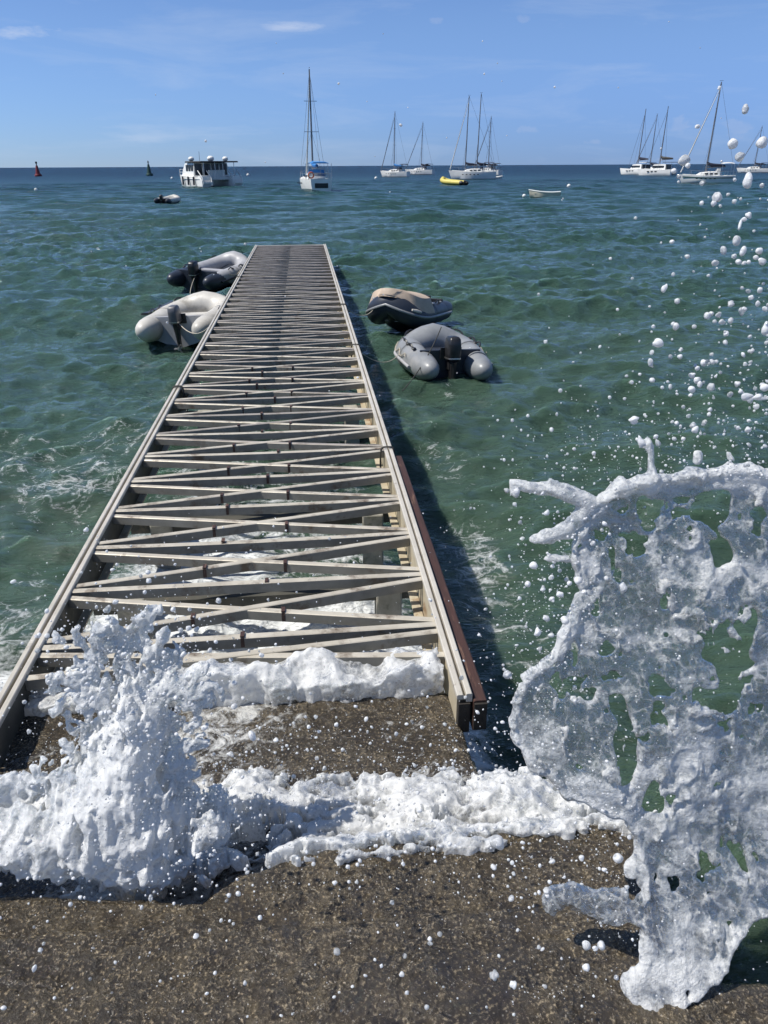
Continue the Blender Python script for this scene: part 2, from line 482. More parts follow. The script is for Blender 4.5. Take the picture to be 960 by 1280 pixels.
foam += 0.5 * np.exp(-((X + 1.8) / 0.25) ** 2) * np.exp(-((Y - 3.3) / 0.4) ** 2)
foam += 0.16 * np.exp(-((X + 3.6) / 2.2) ** 2) * np.exp(-((Y - 6.5) / 3.0) ** 2)
foam += 0.22 * np.exp(-((X - 2.6) / 1.2) ** 2) * np.exp(-((Y - 5.5) / 2.2) ** 2)
foam *= 0.7 + 0.6 * fbm2(X * 0.9, Y * 0.9, 3, 77) + 0.25
foam += 0.16 * np.clip(Z * 5 + 0.3 * fbm2(X * 0.5, Y * 0.5, 3, 78), 0, 1) * np.exp(-RR / 45)
green = np.exp(-RR / 95.0)
P = np.stack([X + DX * 1, Y + DY * 1, Z], 2)

m, nt, p, out = mat('sea_water')
v = coords(nt, 'Object')
ga = nt.nodes.new('ShaderNodeAttribute'); ga.attribute_name = 'shallow'
fa = nt.nodes.new('ShaderNodeAttribute'); fa.attribute_name = 'foam'
big = noise(nt, 0.045, 3, 0.55, v)
gr = mth(nt, 'ADD', ga.outputs['Fac'], mth(nt, 'MULTIPLY', mth(nt, 'SUBTRACT', big, 0.5), 0.35), clamp=True)
body = ramp(nt, gr, [(0.0, (0.003, 0.013, 0.028)), (0.10, (0.005, 0.024, 0.038)), (0.45, (0.016, 0.055, 0.050)), (0.8, (0.030, 0.068, 0.050)), (1.0, (0.050, 0.078, 0.049))])
# foam threads: cell walls bent by noise
nv = N(nt, 'ShaderNodeTexNoise'); nv.inputs['Scale'].default_value = 2.2; nv.inputs['Detail'].default_value = 4; L(nt, v, nv.inputs['Vector'])
vm = nt.nodes.new('ShaderNodeVectorMath'); vm.operation = 'MULTIPLY_ADD'
L(nt, nv.outputs['Color'], vm.inputs[0]); vm.inputs[1].default_value = (0.55, 0.55, 0.2); L(nt, v, vm.inputs[2])
def vor(scale, feat='DISTANCE_TO_EDGE'):
    n = nt.nodes.new('ShaderNodeTexVoronoi'); n.feature = feat; n.inputs['Scale'].default_value = scale
    L(nt, vm.outputs[0], n.inputs['Vector']); return n.outputs['Distance']
t1 = mth(nt, 'SUBTRACT', 1.0, mth(nt, 'MULTIPLY', vor(4.5), 7.0), clamp=True)
t2 = mth(nt, 'SUBTRACT', 1.0, mth(nt, 'MULTIPLY', vor(11.0), 5.0), clamp=True)
thr = mth(nt, 'MAXIMUM', t1, mth(nt, 'MULTIPLY', t2, 0.85))
fn = noise(nt, 7.0, 7, 0.7, vm.outputs[0])
fn2 = noise(nt, 45.0, 4, 0.7, v)
lace = mth(nt, 'ADD', mth(nt, 'MULTIPLY', thr, 0.20), mth(nt, 'ADD', mth(nt, 'MULTIPLY', fn, 1.05), mth(nt, 'MULTIPLY', fn2, 0.35)))
fo = mth(nt, 'ADD', mth(nt, 'SUBTRACT', lace, 1.20), mth(nt, 'MULTIPLY', fa.outputs['Fac'], 0.86))
fo = mth(nt, 'MULTIPLY', ramp(nt, fo, [(0.0, (0, 0, 0)), (0.26, (1, 1, 1))]), mth(nt, 'GREATER_THAN', fa.outputs['Fac'], 0.05))
L(nt, mixc(nt, fo, body, (0.60, 0.62, 0.62)), p.inputs['Base Color'])
mr = nt.nodes.new('ShaderNodeMapRange'); L(nt, fo, mr.inputs['Value']); mr.inputs['To Max'].default_value = 0.5
farr = nt.nodes.new('ShaderNodeMapRange'); L(nt, ga.outputs['Fac'], farr.inputs['Value']); farr.inputs['From Min'].default_value = 0.0; farr.inputs['From Max'].default_value = 0.75; farr.inputs['To Min'].default_value = 0.38; farr.inputs['To Max'].default_value = 0.045
L(nt, farr.outputs[0], mr.inputs['To Min'])
spl = nt.nodes.new('ShaderNodeMapRange'); L(nt, ga.outputs['Fac'], spl.inputs['Value']); spl.inputs['From Max'].default_value = 0.8; spl.inputs['To Min'].default_value = 0.16; spl.inputs['To Max'].default_value = 0.62
L(nt, spl.outputs[0], p.inputs['Specular IOR Level'])
L(nt, mr.outputs[0], p.inputs['Roughness'])
p.inputs['IOR'].default_value = 1.333
L(nt, mth(nt, 'SUBTRACT', 1.0, fo, clamp=True), p.inputs['Subsurface Weight'])
p.inputs['Subsurface Radius'].default_value = (0.8, 0.9, 0.85)
p.inputs['Subsurface Scale'].default_value = 0.5
# ripples
rv = coords(nt, 'Object', (0.75, 1.9, 1))
b1 = bump(nt, noise(nt, 3.2, 6, 0.6, rv, 0.8), 1.0, 0.09)
b0 = bump(nt, noise(nt, 0.5, 6, 0.62, rv, 0.3), 0.9, 0.34, b1)
b2 = bump(nt, noise(nt, 14.0, 4, 0.6, rv, 0.4), 0.8, 0.010, b0)
b3 = bump(nt, fo, 0.8, 0.012, b2)
L(nt, b3, p.inputs['Normal'])
sea = grid_mesh('sea', P, m, {'foam': foam, 'shallow': green})
tag(sea, kind='structure')

# ------------------------------------------------------------------ concrete landing and quay step
def concrete(name, foamy=0.0):
    m, nt, p, out = mat(name)
    v = coords(nt, 'Object')
    big = noise(nt, 2.2, 5, 0.6, v)
    mid = noise(nt, 16, 6, 0.7, v)
    fine = noise(nt, 95, 4, 0.7, v)
    vo = nt.nodes.new('ShaderNodeTexVoronoi'); vo.inputs['Scale'].default_value = 120; L(nt, v, vo.inputs['Vector'])
    c = mixc(nt, ramp(nt, big, [(0.35, (0, 0, 0)), (0.65, (1, 1, 1))]), (0.040, 0.031, 0.018), (0.094, 0.074, 0.045))
    blk = noise(nt, 6.5, 5, 0.7, v)
    c = mixc(nt, ramp(nt, blk, [(0.38, (1, 1, 1)), (0.52, (0, 0, 0))]), c, (0.030, 0.024, 0.016))
    c = mixc(nt, ramp(nt, mid, [(0.36, (1, 1, 1)), (0.56, (0, 0, 0))]), c, (0.034, 0.027, 0.019))
    c = mixc(nt, ramp(nt, fine, [(0.54, (0, 0, 0)), (0.68, (1, 1, 1))]), c, (0.36, 0.29, 0.19))
    c = mixc(nt, ramp(nt, fine, [(0.30, (1, 1, 1)), (0.42, (0, 0, 0))]), c, (0.020, 0.016, 0.012))
    # pale stone chips in some of the cells
    chips = mth(nt, 'MULTIPLY', mth(nt, 'LESS_THAN', vo.outputs['Distance'], 0.30), mth(nt, 'GREATER_THAN', noise(nt, 31, 3, 0.6, v), 0.60))
    c = mixc(nt, mth(nt, 'MULTIPLY', chips, 0.75), c, (0.34, 0.31, 0.26))
    rg = ramp(nt, mid, [(0.35, (0.10, 0.10, 0.10)), (0.65, (0.34, 0.34, 0.34))])
    h = mth(nt, 'ADD', mth(nt, 'MULTIPLY', mid, 1.2), mth(nt, 'MULTIPLY', fine, 0.55))
    wet = ramp(nt, noise(nt, 3.4, 6, 0.62, v, 0.6), [(0.50, (0, 0, 0)), (0.58, (1, 1, 1))])
    c = mixc(nt, mth(nt, 'MULTIPLY', wet, 0.45), c, (0.022, 0.018, 0.013))
    rg = mixc(nt, wet, rg, (0.05, 0.05, 0.05))
    h = mth(nt, 'MULTIPLY', h, mth(nt, 'SUBTRACT', 1.0, mth(nt, 'MULTIPLY', wet, 0.5)))
    nrm = bump(nt, h, 1.0, 0.019)
    if foamy:
        fa = nt.nodes.new('ShaderNodeAttribute'); fa.attribute_name = 'foam'
        a = mth(nt, 'ADD', mth(nt, 'MULTIPLY', mth(nt, 'SUBTRACT', noise(nt, 9, 8, 0.78, v, 1.4), 0.5), 1.5), 0.52)
        vo2 = nt.nodes.new('ShaderNodeTexVoronoi'); vo2.feature = 'DISTANCE_TO_EDGE'; vo2.inputs['Scale'].default_value = 17
        w2 = nt.nodes.new('ShaderNodeVectorMath'); w2.operation = 'MULTIPLY_ADD'
        n2 = N(nt, 'ShaderNodeTexNoise'); n2.inputs['Scale'].default_value = 12; L(nt, v, n2.inputs['Vector'])
        L(nt, n2.outputs['Color'], w2.inputs[0]); w2.inputs[1].default_value = (0.09, 0.09, 0.03); L(nt, v, w2.inputs[2]); L(nt, w2.outputs[0], vo2.inputs['Vector'])
        th = mth(nt, 'SUBTRACT', 1.0, mth(nt, 'MULTIPLY', vo2.outputs['Distance'], 7.0), clamp=True)
        q = mth(nt, 'ADD', mth(nt, 'ADD', a, mth(nt, 'MULTIPLY', th, 0.07)), mth(nt, 'MULTIPLY', fa.outputs['Fac'], 0.5))
        fo = ramp(nt, q, [(0.80, (0, 0, 0)), (1.02, (0.95, 0.95, 0.95))])
        c = mixc(nt, fo, c, (0.62, 0.62, 0.60))
        nrm = bump(nt, fo, 0.7, 0.006, nrm)
    L(nt, c, p.inputs['Base Color']); L(nt, rg, p.inputs['Roughness']); L(nt, nrm, p.inputs['Normal'])
    p.inputs['Specular IOR Level'].default_value = 0.6
    return m
M['landing'] = concrete('wet_concrete_landing', 1.0)
M['quay'] = concrete('rough_aggregate_quay', 0.6)

def inside(poly, X, Y):
    c = np.zeros(X.shape, bool); n = len(poly)
    for i in range(n):
        x1, y1 = poly[i]; x2, y2 = poly[(i + 1) % n]
        if y1 == y2: continue
        k = ((y1 > Y) != (y2 > Y)) & (X < (x2 - x1) * (Y - y1) / (y2 - y1) + x1)
        c ^= k
    return c
def sdf(poly, X, Y):
    d = np.full(X.shape, 1e9, np.float32); n = len(poly)
    for i in range(n):
        ax, ay = poly[i]; bx, by = poly[(i + 1) % n]
        dx, dy = bx - ax, by - ay
        t = np.clip(((X - ax) * dx + (Y - ay) * dy) / (dx * dx + dy * dy + 1e-9), 0, 1)
        d = np.minimum(d, np.hypot(X - ax - t * dx, Y - ay - t * dy))
    return np.where(inside(poly, X, Y), d, -d)

def block(name, poly, ztop, zbot, step, m, hfun, foamf):
    """a cast block with a plan outline poly: fine displaced top that rolls over into its sides"""
    xs = [q[0] for q in poly]; ys = [q[1] for q in poly]
    gx = np.arange(min(xs) - 0.03, max(xs) + 0.03, step); gy = np.arange(min(ys) - 0.03, max(ys) + 0.03, step)
    X, Y = np.meshgrid(gx, gy, indexing='xy')
    wob = 0.010 * fbm2(X * 9, Y * 9, 4, 3)
    s = sdf(poly, X, Y) + wob
    top = ztop + hfun(X, Y)
    fall = np.clip(-s / (step * 1.6), 0, 1)
    edge = 0.012 * np.clip(1 - s / 0.03, 0, 1) ** 2
    Z = (top - edge) * (1 - fall) + zbot * fall
    P = np.stack([X, Y, Z], 2)
    return grid_mesh(name, P, m, {'foam': foamf(X, Y)}, True)

def h_land(X, Y):
    return 0.012 * fbm2(X * 3, Y * 3, 3, 8) + 0.006 * fbm2(X * 30, Y * 30, 3, 9) + 0.004 * fbm2(X * 80, Y * 80, 2, 10)
def h_quay(X, Y):
    lay = 0.5 + 0.5 * np.tanh((1.60 + 0.05 * fbm2(X * 2.2, X * 0 + 1, 3, 14) - 0.03 * X - Y) / 0.012)
    lay2 = 0.5 + 0.5 * np.tanh((1.44 + 0.04 * fbm2(X * 2.8, X * 0 + 4, 3, 15) + 0.02 * X - Y) / 0.02)
    gro = np.exp(-((1.60 + 0.05 * fbm2(X * 2.2, X * 0 + 1, 3, 14) - 0.03 * X - Y - 0.012) / 0.007) ** 2) + 0.7 * np.exp(-((1.44 + 0.04 * fbm2(X * 2.8, X * 0 + 4, 3, 15) + 0.02 * X - Y - 0.01) / 0.007) ** 2)
    return -0.014 * gro * (0.6 + 0.8 * fbm2(X * 7, Y * 7, 2, 18)) + 0.038 * lay + 0.010 * lay2 + 0.014 * fbm2(X * 2.5, Y * 2.5, 4, 12) + 0.009 * fbm2(X * 22, Y * 22, 3, 13) + 0.0055 * fbm2(X * 75, Y * 75, 2, 16)
foam_l = lambda X, Y: 0.26 + 0.55 * fbm2(X * 2.5, Y * 2.5, 3, 21) + 0.45 * np.exp(-((X + 0.55) / 0.35) ** 2) + 0.45 * np.exp(-((Y - 2.25) / 0.12) ** 2) + 0.4 * np.exp(-((Y - 2.9) / 0.05) ** 2)
foam_q = lambda X, Y: -0.55 + 0.5 * np.exp(-((Y - 1.85) / 0.10) ** 2) + 0.35 * fbm2(X * 3, Y * 3, 3, 22)
LAND = [(-4.5, 1.55), (-4.5, 2.93), (-1.4, 2.90), (-0.45, 2.885), (0.565, 2.835), (0.60, 2.36), (0.66, 1.55)]
land = block('landing_slab', LAND, 0.45, -0.6, 0.011, M['landing'], h_land, foam_l)
tag(land, kind='structure')
QUAY = [(-4.5, 1.78), (-0.95, 1.80), (-0.62, 1.74), (-0.40, 1.70), (-0.30, 1.79), (0.0, 1.87), (0.5, 1.89), (1.02, 1.89), (1.0, 1.60), (1.03, 1.27), (1.3, 1.24), (4.5, 1.2), (4.5, 0.2), (-4.5, 0.2)]
quay = block('quay_ground', QUAY, 0.60, -0.6, 0.009, M['quay'], h_quay, foam_q)
tag(quay, kind='structure')
mb = MB(); mb.box((0, -2.9, 0.0), (9.0, 6.19, 1.2))
bk = mb.build('quay_pavement', M['quay']); tag(bk, kind='structure')
# ------------------------------------------------------------------ pier
XL, XR = -1.375, 0.625          # outer faces of the side beams
DZ = 0.60
Y0, Y1 = 2.62, 23.25
pier = thing('pier', ((XL + XR) / 2, Y0, 0), 0, 'long bare metal pier frame with zigzag cross bars and no deck boards', 'pier')
OX, OY = (XL + XR) / 2, Y0
def pt(x, y, z): return (x - OX, y - OY, z)
def prism(name, prof, ya, yb, m, parent, n=1):
    """profile in x-z swept along the pier"""
    mb = MB(); mb.rings([[pt(x, ya + (yb - ya) * i / n, z) for x, z in prof] for i in range(n + 1)]); return mb.build(name, m, parent)
def rect(x0, x1, z0, z1, c=0.004):
    return [(x0, z0), (x0, z1 - c), (x0 + c, z1), (x1 - c, z1), (x1, z1 - c), (x1, z0)]
YL0 = 2.52
for sgn, xo, ya in ((1, XL, YL0), (-1, XR, 2.60)):
    # channel: web plus lower flange, a groove, and two bright top strips
    q = lambda a, b: (min(xo + sgn * a, xo + sgn * b), max(xo + sgn * a, xo + sgn * b))
    prof = rect(*q(0.010, 0.062), 0.40, DZ - 0.016)
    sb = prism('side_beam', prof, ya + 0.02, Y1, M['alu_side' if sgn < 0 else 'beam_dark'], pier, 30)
    prism('top_strip', rect(*q(0.0, 0.026), DZ - 0.03, DZ + 0.012), ya, Y1 + 0.02, M['alu_rail'], sb)
    prism('top_strip', rect(*q(0.038, 0.066), DZ - 0.0145, DZ + 0.008), ya, Y1 + 0.02, M['alu_rail'], sb)
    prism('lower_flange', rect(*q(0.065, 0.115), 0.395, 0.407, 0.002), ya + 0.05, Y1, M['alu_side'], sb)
xin0, xin1 = XL + 0.0625, XR - 0.0625
step = 0.523
ys = [3.18 + k * step for k in range(39)]
rng = random.Random(3)
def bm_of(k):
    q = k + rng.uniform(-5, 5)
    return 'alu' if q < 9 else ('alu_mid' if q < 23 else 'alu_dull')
for k, y in enumerate(ys):
    if y > Y1 - 0.06: break
    j = rng.uniform(-0.012, 0.012); j2 = rng.uniform(-0.012, 0.012)
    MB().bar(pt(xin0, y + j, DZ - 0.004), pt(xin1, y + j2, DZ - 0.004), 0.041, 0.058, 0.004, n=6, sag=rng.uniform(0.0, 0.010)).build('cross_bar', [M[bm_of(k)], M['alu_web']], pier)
for k in range(-1, 38):
    a = 3.18 + k * step; b = a + step
    if b > Y1: break
    j = rng.uniform(-0.012, 0.012)
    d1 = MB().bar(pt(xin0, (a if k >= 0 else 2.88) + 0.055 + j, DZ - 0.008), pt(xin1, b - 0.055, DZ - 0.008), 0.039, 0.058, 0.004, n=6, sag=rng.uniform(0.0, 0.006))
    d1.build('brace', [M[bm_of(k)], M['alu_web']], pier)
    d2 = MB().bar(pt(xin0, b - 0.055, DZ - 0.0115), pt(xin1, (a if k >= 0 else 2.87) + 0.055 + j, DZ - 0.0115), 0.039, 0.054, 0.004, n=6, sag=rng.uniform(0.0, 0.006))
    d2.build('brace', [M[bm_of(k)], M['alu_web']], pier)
# bolted joints on the near bays
for k in range(0, 11):
    a = 3.18 + k * step; b = a + step
    for t_, y_, z_ in ((0.36, a + 0.055 + (b - a - 0.11) * 0.36, -0.008), (0.60, b - 0.055 - (b - a - 0.11) * 0.60, -0.0115), (0.47 + rng.uniform(-.1, .1), a, -0.004)):
        x_ = xin0 + (xin1 - xin0) * t_
        mb = MB(); mb.box(pt(x_, y_, DZ + z_ + 0.002), (0.020, 0.044, 0.008)); mb.box(pt(x_, y_ - 0.0215, DZ + z_ - 0.03), (0.018, 0.004, 0.05))
        mb.build('joint_strap', M['timber'], pier)
# last end bar
MB().bar(pt(xin0, Y1 - 0.03, DZ - 0.004), pt(xin1, Y1 - 0.03, DZ - 0.004), 0.06, 0.1, 0.004).build('end_bar', M['alu_rail'], pier)
# piles with caps below the deck
for k, y in enumerate((3.95, 5.02, 7.65, 10.3, 12.9, 15.5, 18.1, 20.7, 22.9)):
    for x in (XL + 0.30, XR - 0.22):
        mb = MB(); mb.box(pt(x, y, -0.1), (0.15, 0.15, 0.98), rz=rng.uniform(-0.1, 0.1)); mb.build('pile', M['pile'], pier, bevel=0.012)
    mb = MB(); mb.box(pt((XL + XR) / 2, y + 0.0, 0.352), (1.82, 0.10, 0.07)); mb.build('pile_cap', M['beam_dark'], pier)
# timber fender along the near right side
fb = MB()
fb.rings([[pt(x, yy, z) for x, z in rect(XR + 0.004, XR + 0.062, 0.43, 0.585 + 0.004 * math.sin(i), 0.006)] for i, yy in enumerate(np.linspace(2.585, 5.62, 18))])
fo_ = fb.build('timber_fender', M['timber'], pier)
MB().box(pt(XR + 0.033, 2.578, 0.507), (0.054, 0.012, 0.135)).build('end_cap', M['dark_end'], fo_)
MB().box(pt(XR - 0.034, 2.607, 0.49), (0.050, 0.030, 0.15)).build('end_plate', M['dark_end'], pier)
MB().box(pt(XL + 0.034, 2.525, 0.49), (0.058, 0.020, 0.15)).build('end_plate', M['dark_end'], pier)
# rope lashings round the side beams
def lash(x, y, label, turns=1, out=0.03, cleat=False, grp='rope lashings round the pier rails'):
    mb = MB()
    for k in range(turns):
        yy = y + k * 0.03
        pts = []
        for i in range(25):
            a = 2 * PI * i / 24
            pts.append((math.copysign(abs(math.cos(a)) ** 0.45, math.cos(a)) * (0.055), yy - y + 0.02 * math.sin(a * 0.5), math.copysign(abs(math.sin(a)) ** 0.45, math.sin(a)) * 0.125 - 0.105))
        mb.tube(pts, 0.008, 6, False)
    # hanging tail
    mb.tube([(0.05, 0.01, -0.02), (0.07, 0.03, -0.09), (0.075, 0.035, -0.2), (0.06, 0.05, -0.33)], 0.007, 6)
    o = mb.build('rope_lashing', M['rope_black'], None, True)
    o.location = (x, y, DZ + 0.005)
    return tag(o, label, 'rope', grp)
lash(XR - 0.04, 5.70, 'black rope loop tied round the right rail where the brown timber begins')
lash(XR - 0.04, 9.55, 'black rope loop on the right rail closest to the grey dinghy')
lash(XR - 0.04, 12.6, 'black rope loop on the right rail level with the beige covered dinghy', 2)
lash(XL + 0.04, 7.75, 'thick double black rope on the left rail below the white dinghy', 2)
lash(XL + 0.04, 16.3, 'black rope loop on the left rail between the two moored dinghies')

# ------------------------------------------------------------------ inflatable dinghies
def dinghy(name, stern, bow, label, beam=1.45, r=0.2, tube='pvc_white', cone='pvc_white', floor='floor_grey', motor='black', trim=0.0, roll=0.0, cover=None, strake='pvc_black', oar=False, hull='pvc_lgrey', bowz=0.16, zoff=0.0, simple=False, cowl_tilt=0.25, lash_=True, ms=1.0, cf=0.10, mz=0.30):
    s = Vector(stern[:2]); b = Vector(bow[:2]); d = b - s; Ln = d.length
    rz = math.atan2(d.y, d.x)
    root = thing(name, (s.x, s.y, zoff), rz, label, 'dinghy', None, (roll, -trim))
    hb = beam / 2 - r
    # plan path of tube centre line: stern port -> bow -> stern starboard (local x forward)
    def path(t):          # t 0..1 port, 1..2 starboard mirrored
        u = t if t <= 1 else 2 - t
        sg = 1 if t <= 1 else -1
        if u < 0.55:
            x = 0.0 + (u / 0.55) * Ln * 0.58; y = hb * (0.94 + 0.06 * math.sin(u / 0.55 * PI / 2)); z = r * 0.95
        else:
            a = (u - 0.55) / 0.45 * PI / 2
            x = Ln * 0.58 + (Ln * 0.42 - r) * math.sin(a); y = hb * max(0, math.cos(a)) ** 0.72
            z = r * 0.95 + bowz * (1 - math.cos(a)) ** 1.2
        return Vector((x, sg * y, z))
    n = 44 if not simple else 20
    seg = 20 if not simple else 10
    pts = [path(2 * i / n) for i in range(n + 1)]
    rl_ = [r * (0.84 + 0.16 * min(1.0, 4.0 * min(i, n - i) / n)) for i in range(n + 1)]; r_full = r
    t = MB().tube(pts, rl_, seg, True); tb = t.build('tube', M[tube], root, True)
    # stern cones
    for sg in (1, -1):
        c0 = path(0 if sg == 1 else 2); r = r_full * (0.86 + 0.10 * min(1, cf))
        cp = [c0 + Vector((cf, 0, 0)), c0 + Vector((cf * 0.5, 0, 0)), c0, c0 + Vector((-0.12, 0, 0.002)), c0 + Vector((-0.26, -sg * 0.01, 0.02)), c0 + Vector((-0.36, -sg * 0.015, 0.035)), c0 + Vector((-0.41, -sg * 0.02, 0.04)), c0 + Vector((-0.425, -sg * 0.02, 0.04))]
        MB().tube(cp, [r * 1.012, r * 1.012, r * 1.012, r * 0.97, r * 0.80, r * 0.58, r * 0.36, r * 0.12], seg, True).build('stern_cone', M[cone], root, True)
    r = r_full
    if simple:
        MB().box((Ln * 0.42, 0, 0.10), (Ln * 0.8, hb * 2, 0.05)).build('floor', M[floor], root)
        MB().box((0.05, 0, 0.22), (0.05, hb * 2, 0.34)).build('transom', M[floor], root)
        mo = outboard(root, (-0.12, 0, 0.3), motor, cowl_tilt, 0.9)
        return root
    # rub strake and seams
    def off(i, a, rr):
        tt = 2 * i / n; c = path(tt); c2 = path(min(2, tt + 0.01)); c1 = path(max(0, tt - 0.01))
        tg = (c2 - c1).normalized(); side = Vector((tg.y, -tg.x, 0)).normalized() * -1
        return c + side * (math.cos(a) * rr) + Vector((0, 0, math.sin(a) * rr))
    MB().tube([off(i, -0.05, r * 1.0) for i in range(n + 1)], 0.022, 8).build('rub_strake', M[strake], root, True)
    for i in (9, 15, 29, 35):
        c = path(2 * i / n); c2 = path(2 * i / n + 0.01); tg = (c2 - c).normalized()
        MB().tube([c - tg * 0.022, c + tg * 0.022], r * 1.006, seg, False).build('seam_band', M[tube], root, True)
    # V bottom
    hu = MB(); rg = []
    for i in range(14):
        u = i / 13; x = Ln * 0.02 + u * (Ln * 0.93); wdt = hb * (1 if u < 0.6 else max(0.05, math.cos((u - 0.6) / 0.4 * PI / 2)) ** 0.72)
        lift = bowz * 1.6 * max(0, (u - 0.6) / 0.4) ** 1.6
        rg.append([(x, -wdt * 1.0, 0.06 + lift), (x, -wdt * 0.5, -0.06 + lift), (x, 0, -0.13 + lift * 1.1), (x, wdt * 0.5, -0.06 + lift), (x, wdt * 1.0, 0.06 + lift), (x, 0, 0.10 + lift)])
    hu.rings(rg).build('hull', M[hull], root, True)
    fl = MB(); rg = []
    for i in range(12):
        u = i / 11; x = 0.05 + u * (Ln * 0.80); wdt = hb * (1 if u < 0.65 else max(0.1, math.cos((u - 0.65) / 0.5 * PI / 2)) ** 0.72)
        rg.append([(x, -wdt, 0.10), (x, wdt, 0.10), (x, wdt, 0.13), (x, -wdt, 0.13)])
    fl.rings(rg).build('floor', M[floor], root)
    tr = MB().box((0.06, 0, 0.20), (0.045, hb * 2 + 0.04, 0.40)); tr.build('transom', M[hull], root, bevel=0.008)
    MB().box((0.03, 0, 0.36), (0.03, 0.30, 0.16)).build('motor_pad', M['black'], root, bevel=0.006)
    st = MB().box((Ln * 0.42, 0, r * 1.35), (0.24, hb * 2 - 0.02, 0.035)); st.build('thwart', M[floor], root, bevel=0.008)
    # grab handles and lifeline loops
    for i in (6, 11, 17, 27, 33, 38):
        c = off(i, 1.15, r * 1.0); tt = (path(2 * i / n + 0.02) - path(2 * i / n)).normalized(); nn = (c - path(2 * i / n)).normalized()
        MB().tube([c - tt * 0.09, c - tt * 0.06 + nn * 0.03, c + nn * 0.042, c + tt * 0.06 + nn * 0.03, c + tt * 0.09], 0.013, 7).build('grab_handle', M['black'], root, True)
        MB().ball(tuple(c - tt * 0.14), (0.035, 0.035, 0.02), 10, 6).build('ring_patch', M['pvc_black' if tube != 'pvc_navy' else 'pvc_grey'], root, True)
    if lash_:
        ll = []
        for i in range(4, n - 3):
            base = off(i, 0.55 - 0.35 * abs(math.sin(i * PI / 5)), r * 1.03); ll.append(base)
        MB().tube(ll, 0.008, 6).build('lifeline', M['rope_pale'], root, True)
    if cover:
        c = off(16, 0.30, r * 1.02); c9 = off(18, 0.30, r * 1.02)
        MB().tube([c, (c + c9) / 2, c9], [0.02, 0.034, 0.02], 8, True, flat=0.9).build('name_patch', M['pvc_white'], root, True)
        rg = []
        for i in range(9):
            u = 0.50 + 0.50 * i / 8
            row = []
            p0 = path(u * 1.0); 
            for j in range(13):
                a = j / 12; y = p0.y * (1 - 2 * a) + (r * 0.98) * (1 - 2 * a)
                arch = math.sqrt(max(0, 1 - (1 - 2 * a) ** 2)) 
                hf = math.sqrt(max(0.0, 1 - (max(0, i - 4) / 4.0) ** 2)); sf = i / 8
                row.append((p0.x + r * 1.04 * sf ** 2 * math.sqrt(max(0, 1 - (y / (r * 1.05)) ** 2)) if abs(y) < r * 1.05 else p0.x, y, p0.z + r * (0.30 + (0.35 + 1.15 * hf) * arch ** 0.6) + 0.02))
            rg.append(row)
        low = [[(x, y, z - 0.03) for x, y, z in row] for row in rg]
        mb = MB(); mb.rings([rg[i] + low[i][::-1] for i in range(9)]); mb.build('bow_cover', M[cover], root, True)
    if oar:
        a0 = off(8, 1.0, r * 1.08); a1 = off(16, 1.0, r * 1.1)
        om = MB().tube([a0 - (a1 - a0) * 0.25, a1], 0.018, 8); ob = om.build('oar', M['steel'], root, True)
        e = a0 - (a1 - a0) * 0.25
        MB().tube([e, e + (a0 - a1) * 0.22], [0.05, 0.085], 10, True, flat=0.25).build('blade', M['black'], ob, True)
    outboard(root, (-0.02, 0, mz), motor, cowl_tilt, ms)
    return root

def outboard(root, c, cowl, tilt, s):
    """outboard engine: a part of its boat, with cowl, leg, tiller and propeller as sub-parts"""
    c = Vector(c)
    mt = Matrix.Rotation(-tilt, 3, 'Y')
    def q(x, y, z): return c + mt @ (Vector((x, y, z)) * s)
    br = MB()
    br.rings([[q(x, y, z) for x, y in ((-0.10, -0.07), (0.12, -0.07), (0.12, 0.07), (-0.10, 0.07))] for z in (-0.16, -0.08, 0.02)])
    ob = br.build('outboard_motor', M['black'], root)
    rg = []
    for z, sx, sy, ox in ((0.0, 0.12, 0.09, 0), (0.03, 0.165, 0.115, 0), (0.16, 0.18, 0.125, -0.005), (0.30, 0.185, 0.122, -0.012), (0.40, 0.17, 0.11, -0.02), (0.44, 0.13, 0.085, -0.02), (0.452, 0.05, 0.03, -0.02)):
        rg.append([q(ox - 0.06 + sx * math.copysign(abs(math.cos(a)) ** 0.38, math.cos(a)), sy * math.copysign(abs(math.sin(a)) ** 0.38, math.sin(a)), z) for a in [2 * PI * j / 20 for j in range(20)]])
    MB().rings(rg).build('cowl', M[cowl], ob, True)
    rb = [[q(-0.062 + 0.184 * math.copysign(abs(math.cos(a)) ** 0.38, math.cos(a)), 0.127 * math.copysign(abs(math.sin(a)) ** 0.38, math.sin(a)), z) for a in [2 * PI * j / 20 for j in range(20)]] for z in (0.045, 0.07)]
    MB().rings(rb, False).build('trim_band', M['steel'], ob, True)
    lg = [[q(x0 - 0.07, y, z) for x0, y in ((-hw, -hh), (hw, -hh), (hw * 1.2, 0), (hw, hh), (-hw, hh), (-hw * 1.3, 0))] for z, hw, hh in ((-0.02, 0.10, 0.06), (-0.25, 0.075, 0.045), (-0.5, 0.06, 0.035), (-0.68, 0.07, 0.03))]
    MB().rings(lg).build('leg', M['black'], ob)
    MB().tube([q(0.05, 0, 0.03), q(0.28, 0.02, 0.06), q(0.50, 0.04, 0.10)], [0.022, 0.018, 0.022], 8).build('tiller', M['black'], ob, True)
    pr = MB(); pr.tube([q(-0.18, 0, -0.62), q(-0.05, 0, -0.62)], 0.035, 8)
    for k in range(3):
        a = k * 2 * PI / 3
        pr.tube([q(-0.16, 0, -0.62), q(-0.15, 0.11 * math.cos(a), -0.62 + 0.11 * math.sin(a))], [0.02, 0.05], 6, True, flat=0.3)
    pr.build('propeller', M['steel'], ob)
    return ob

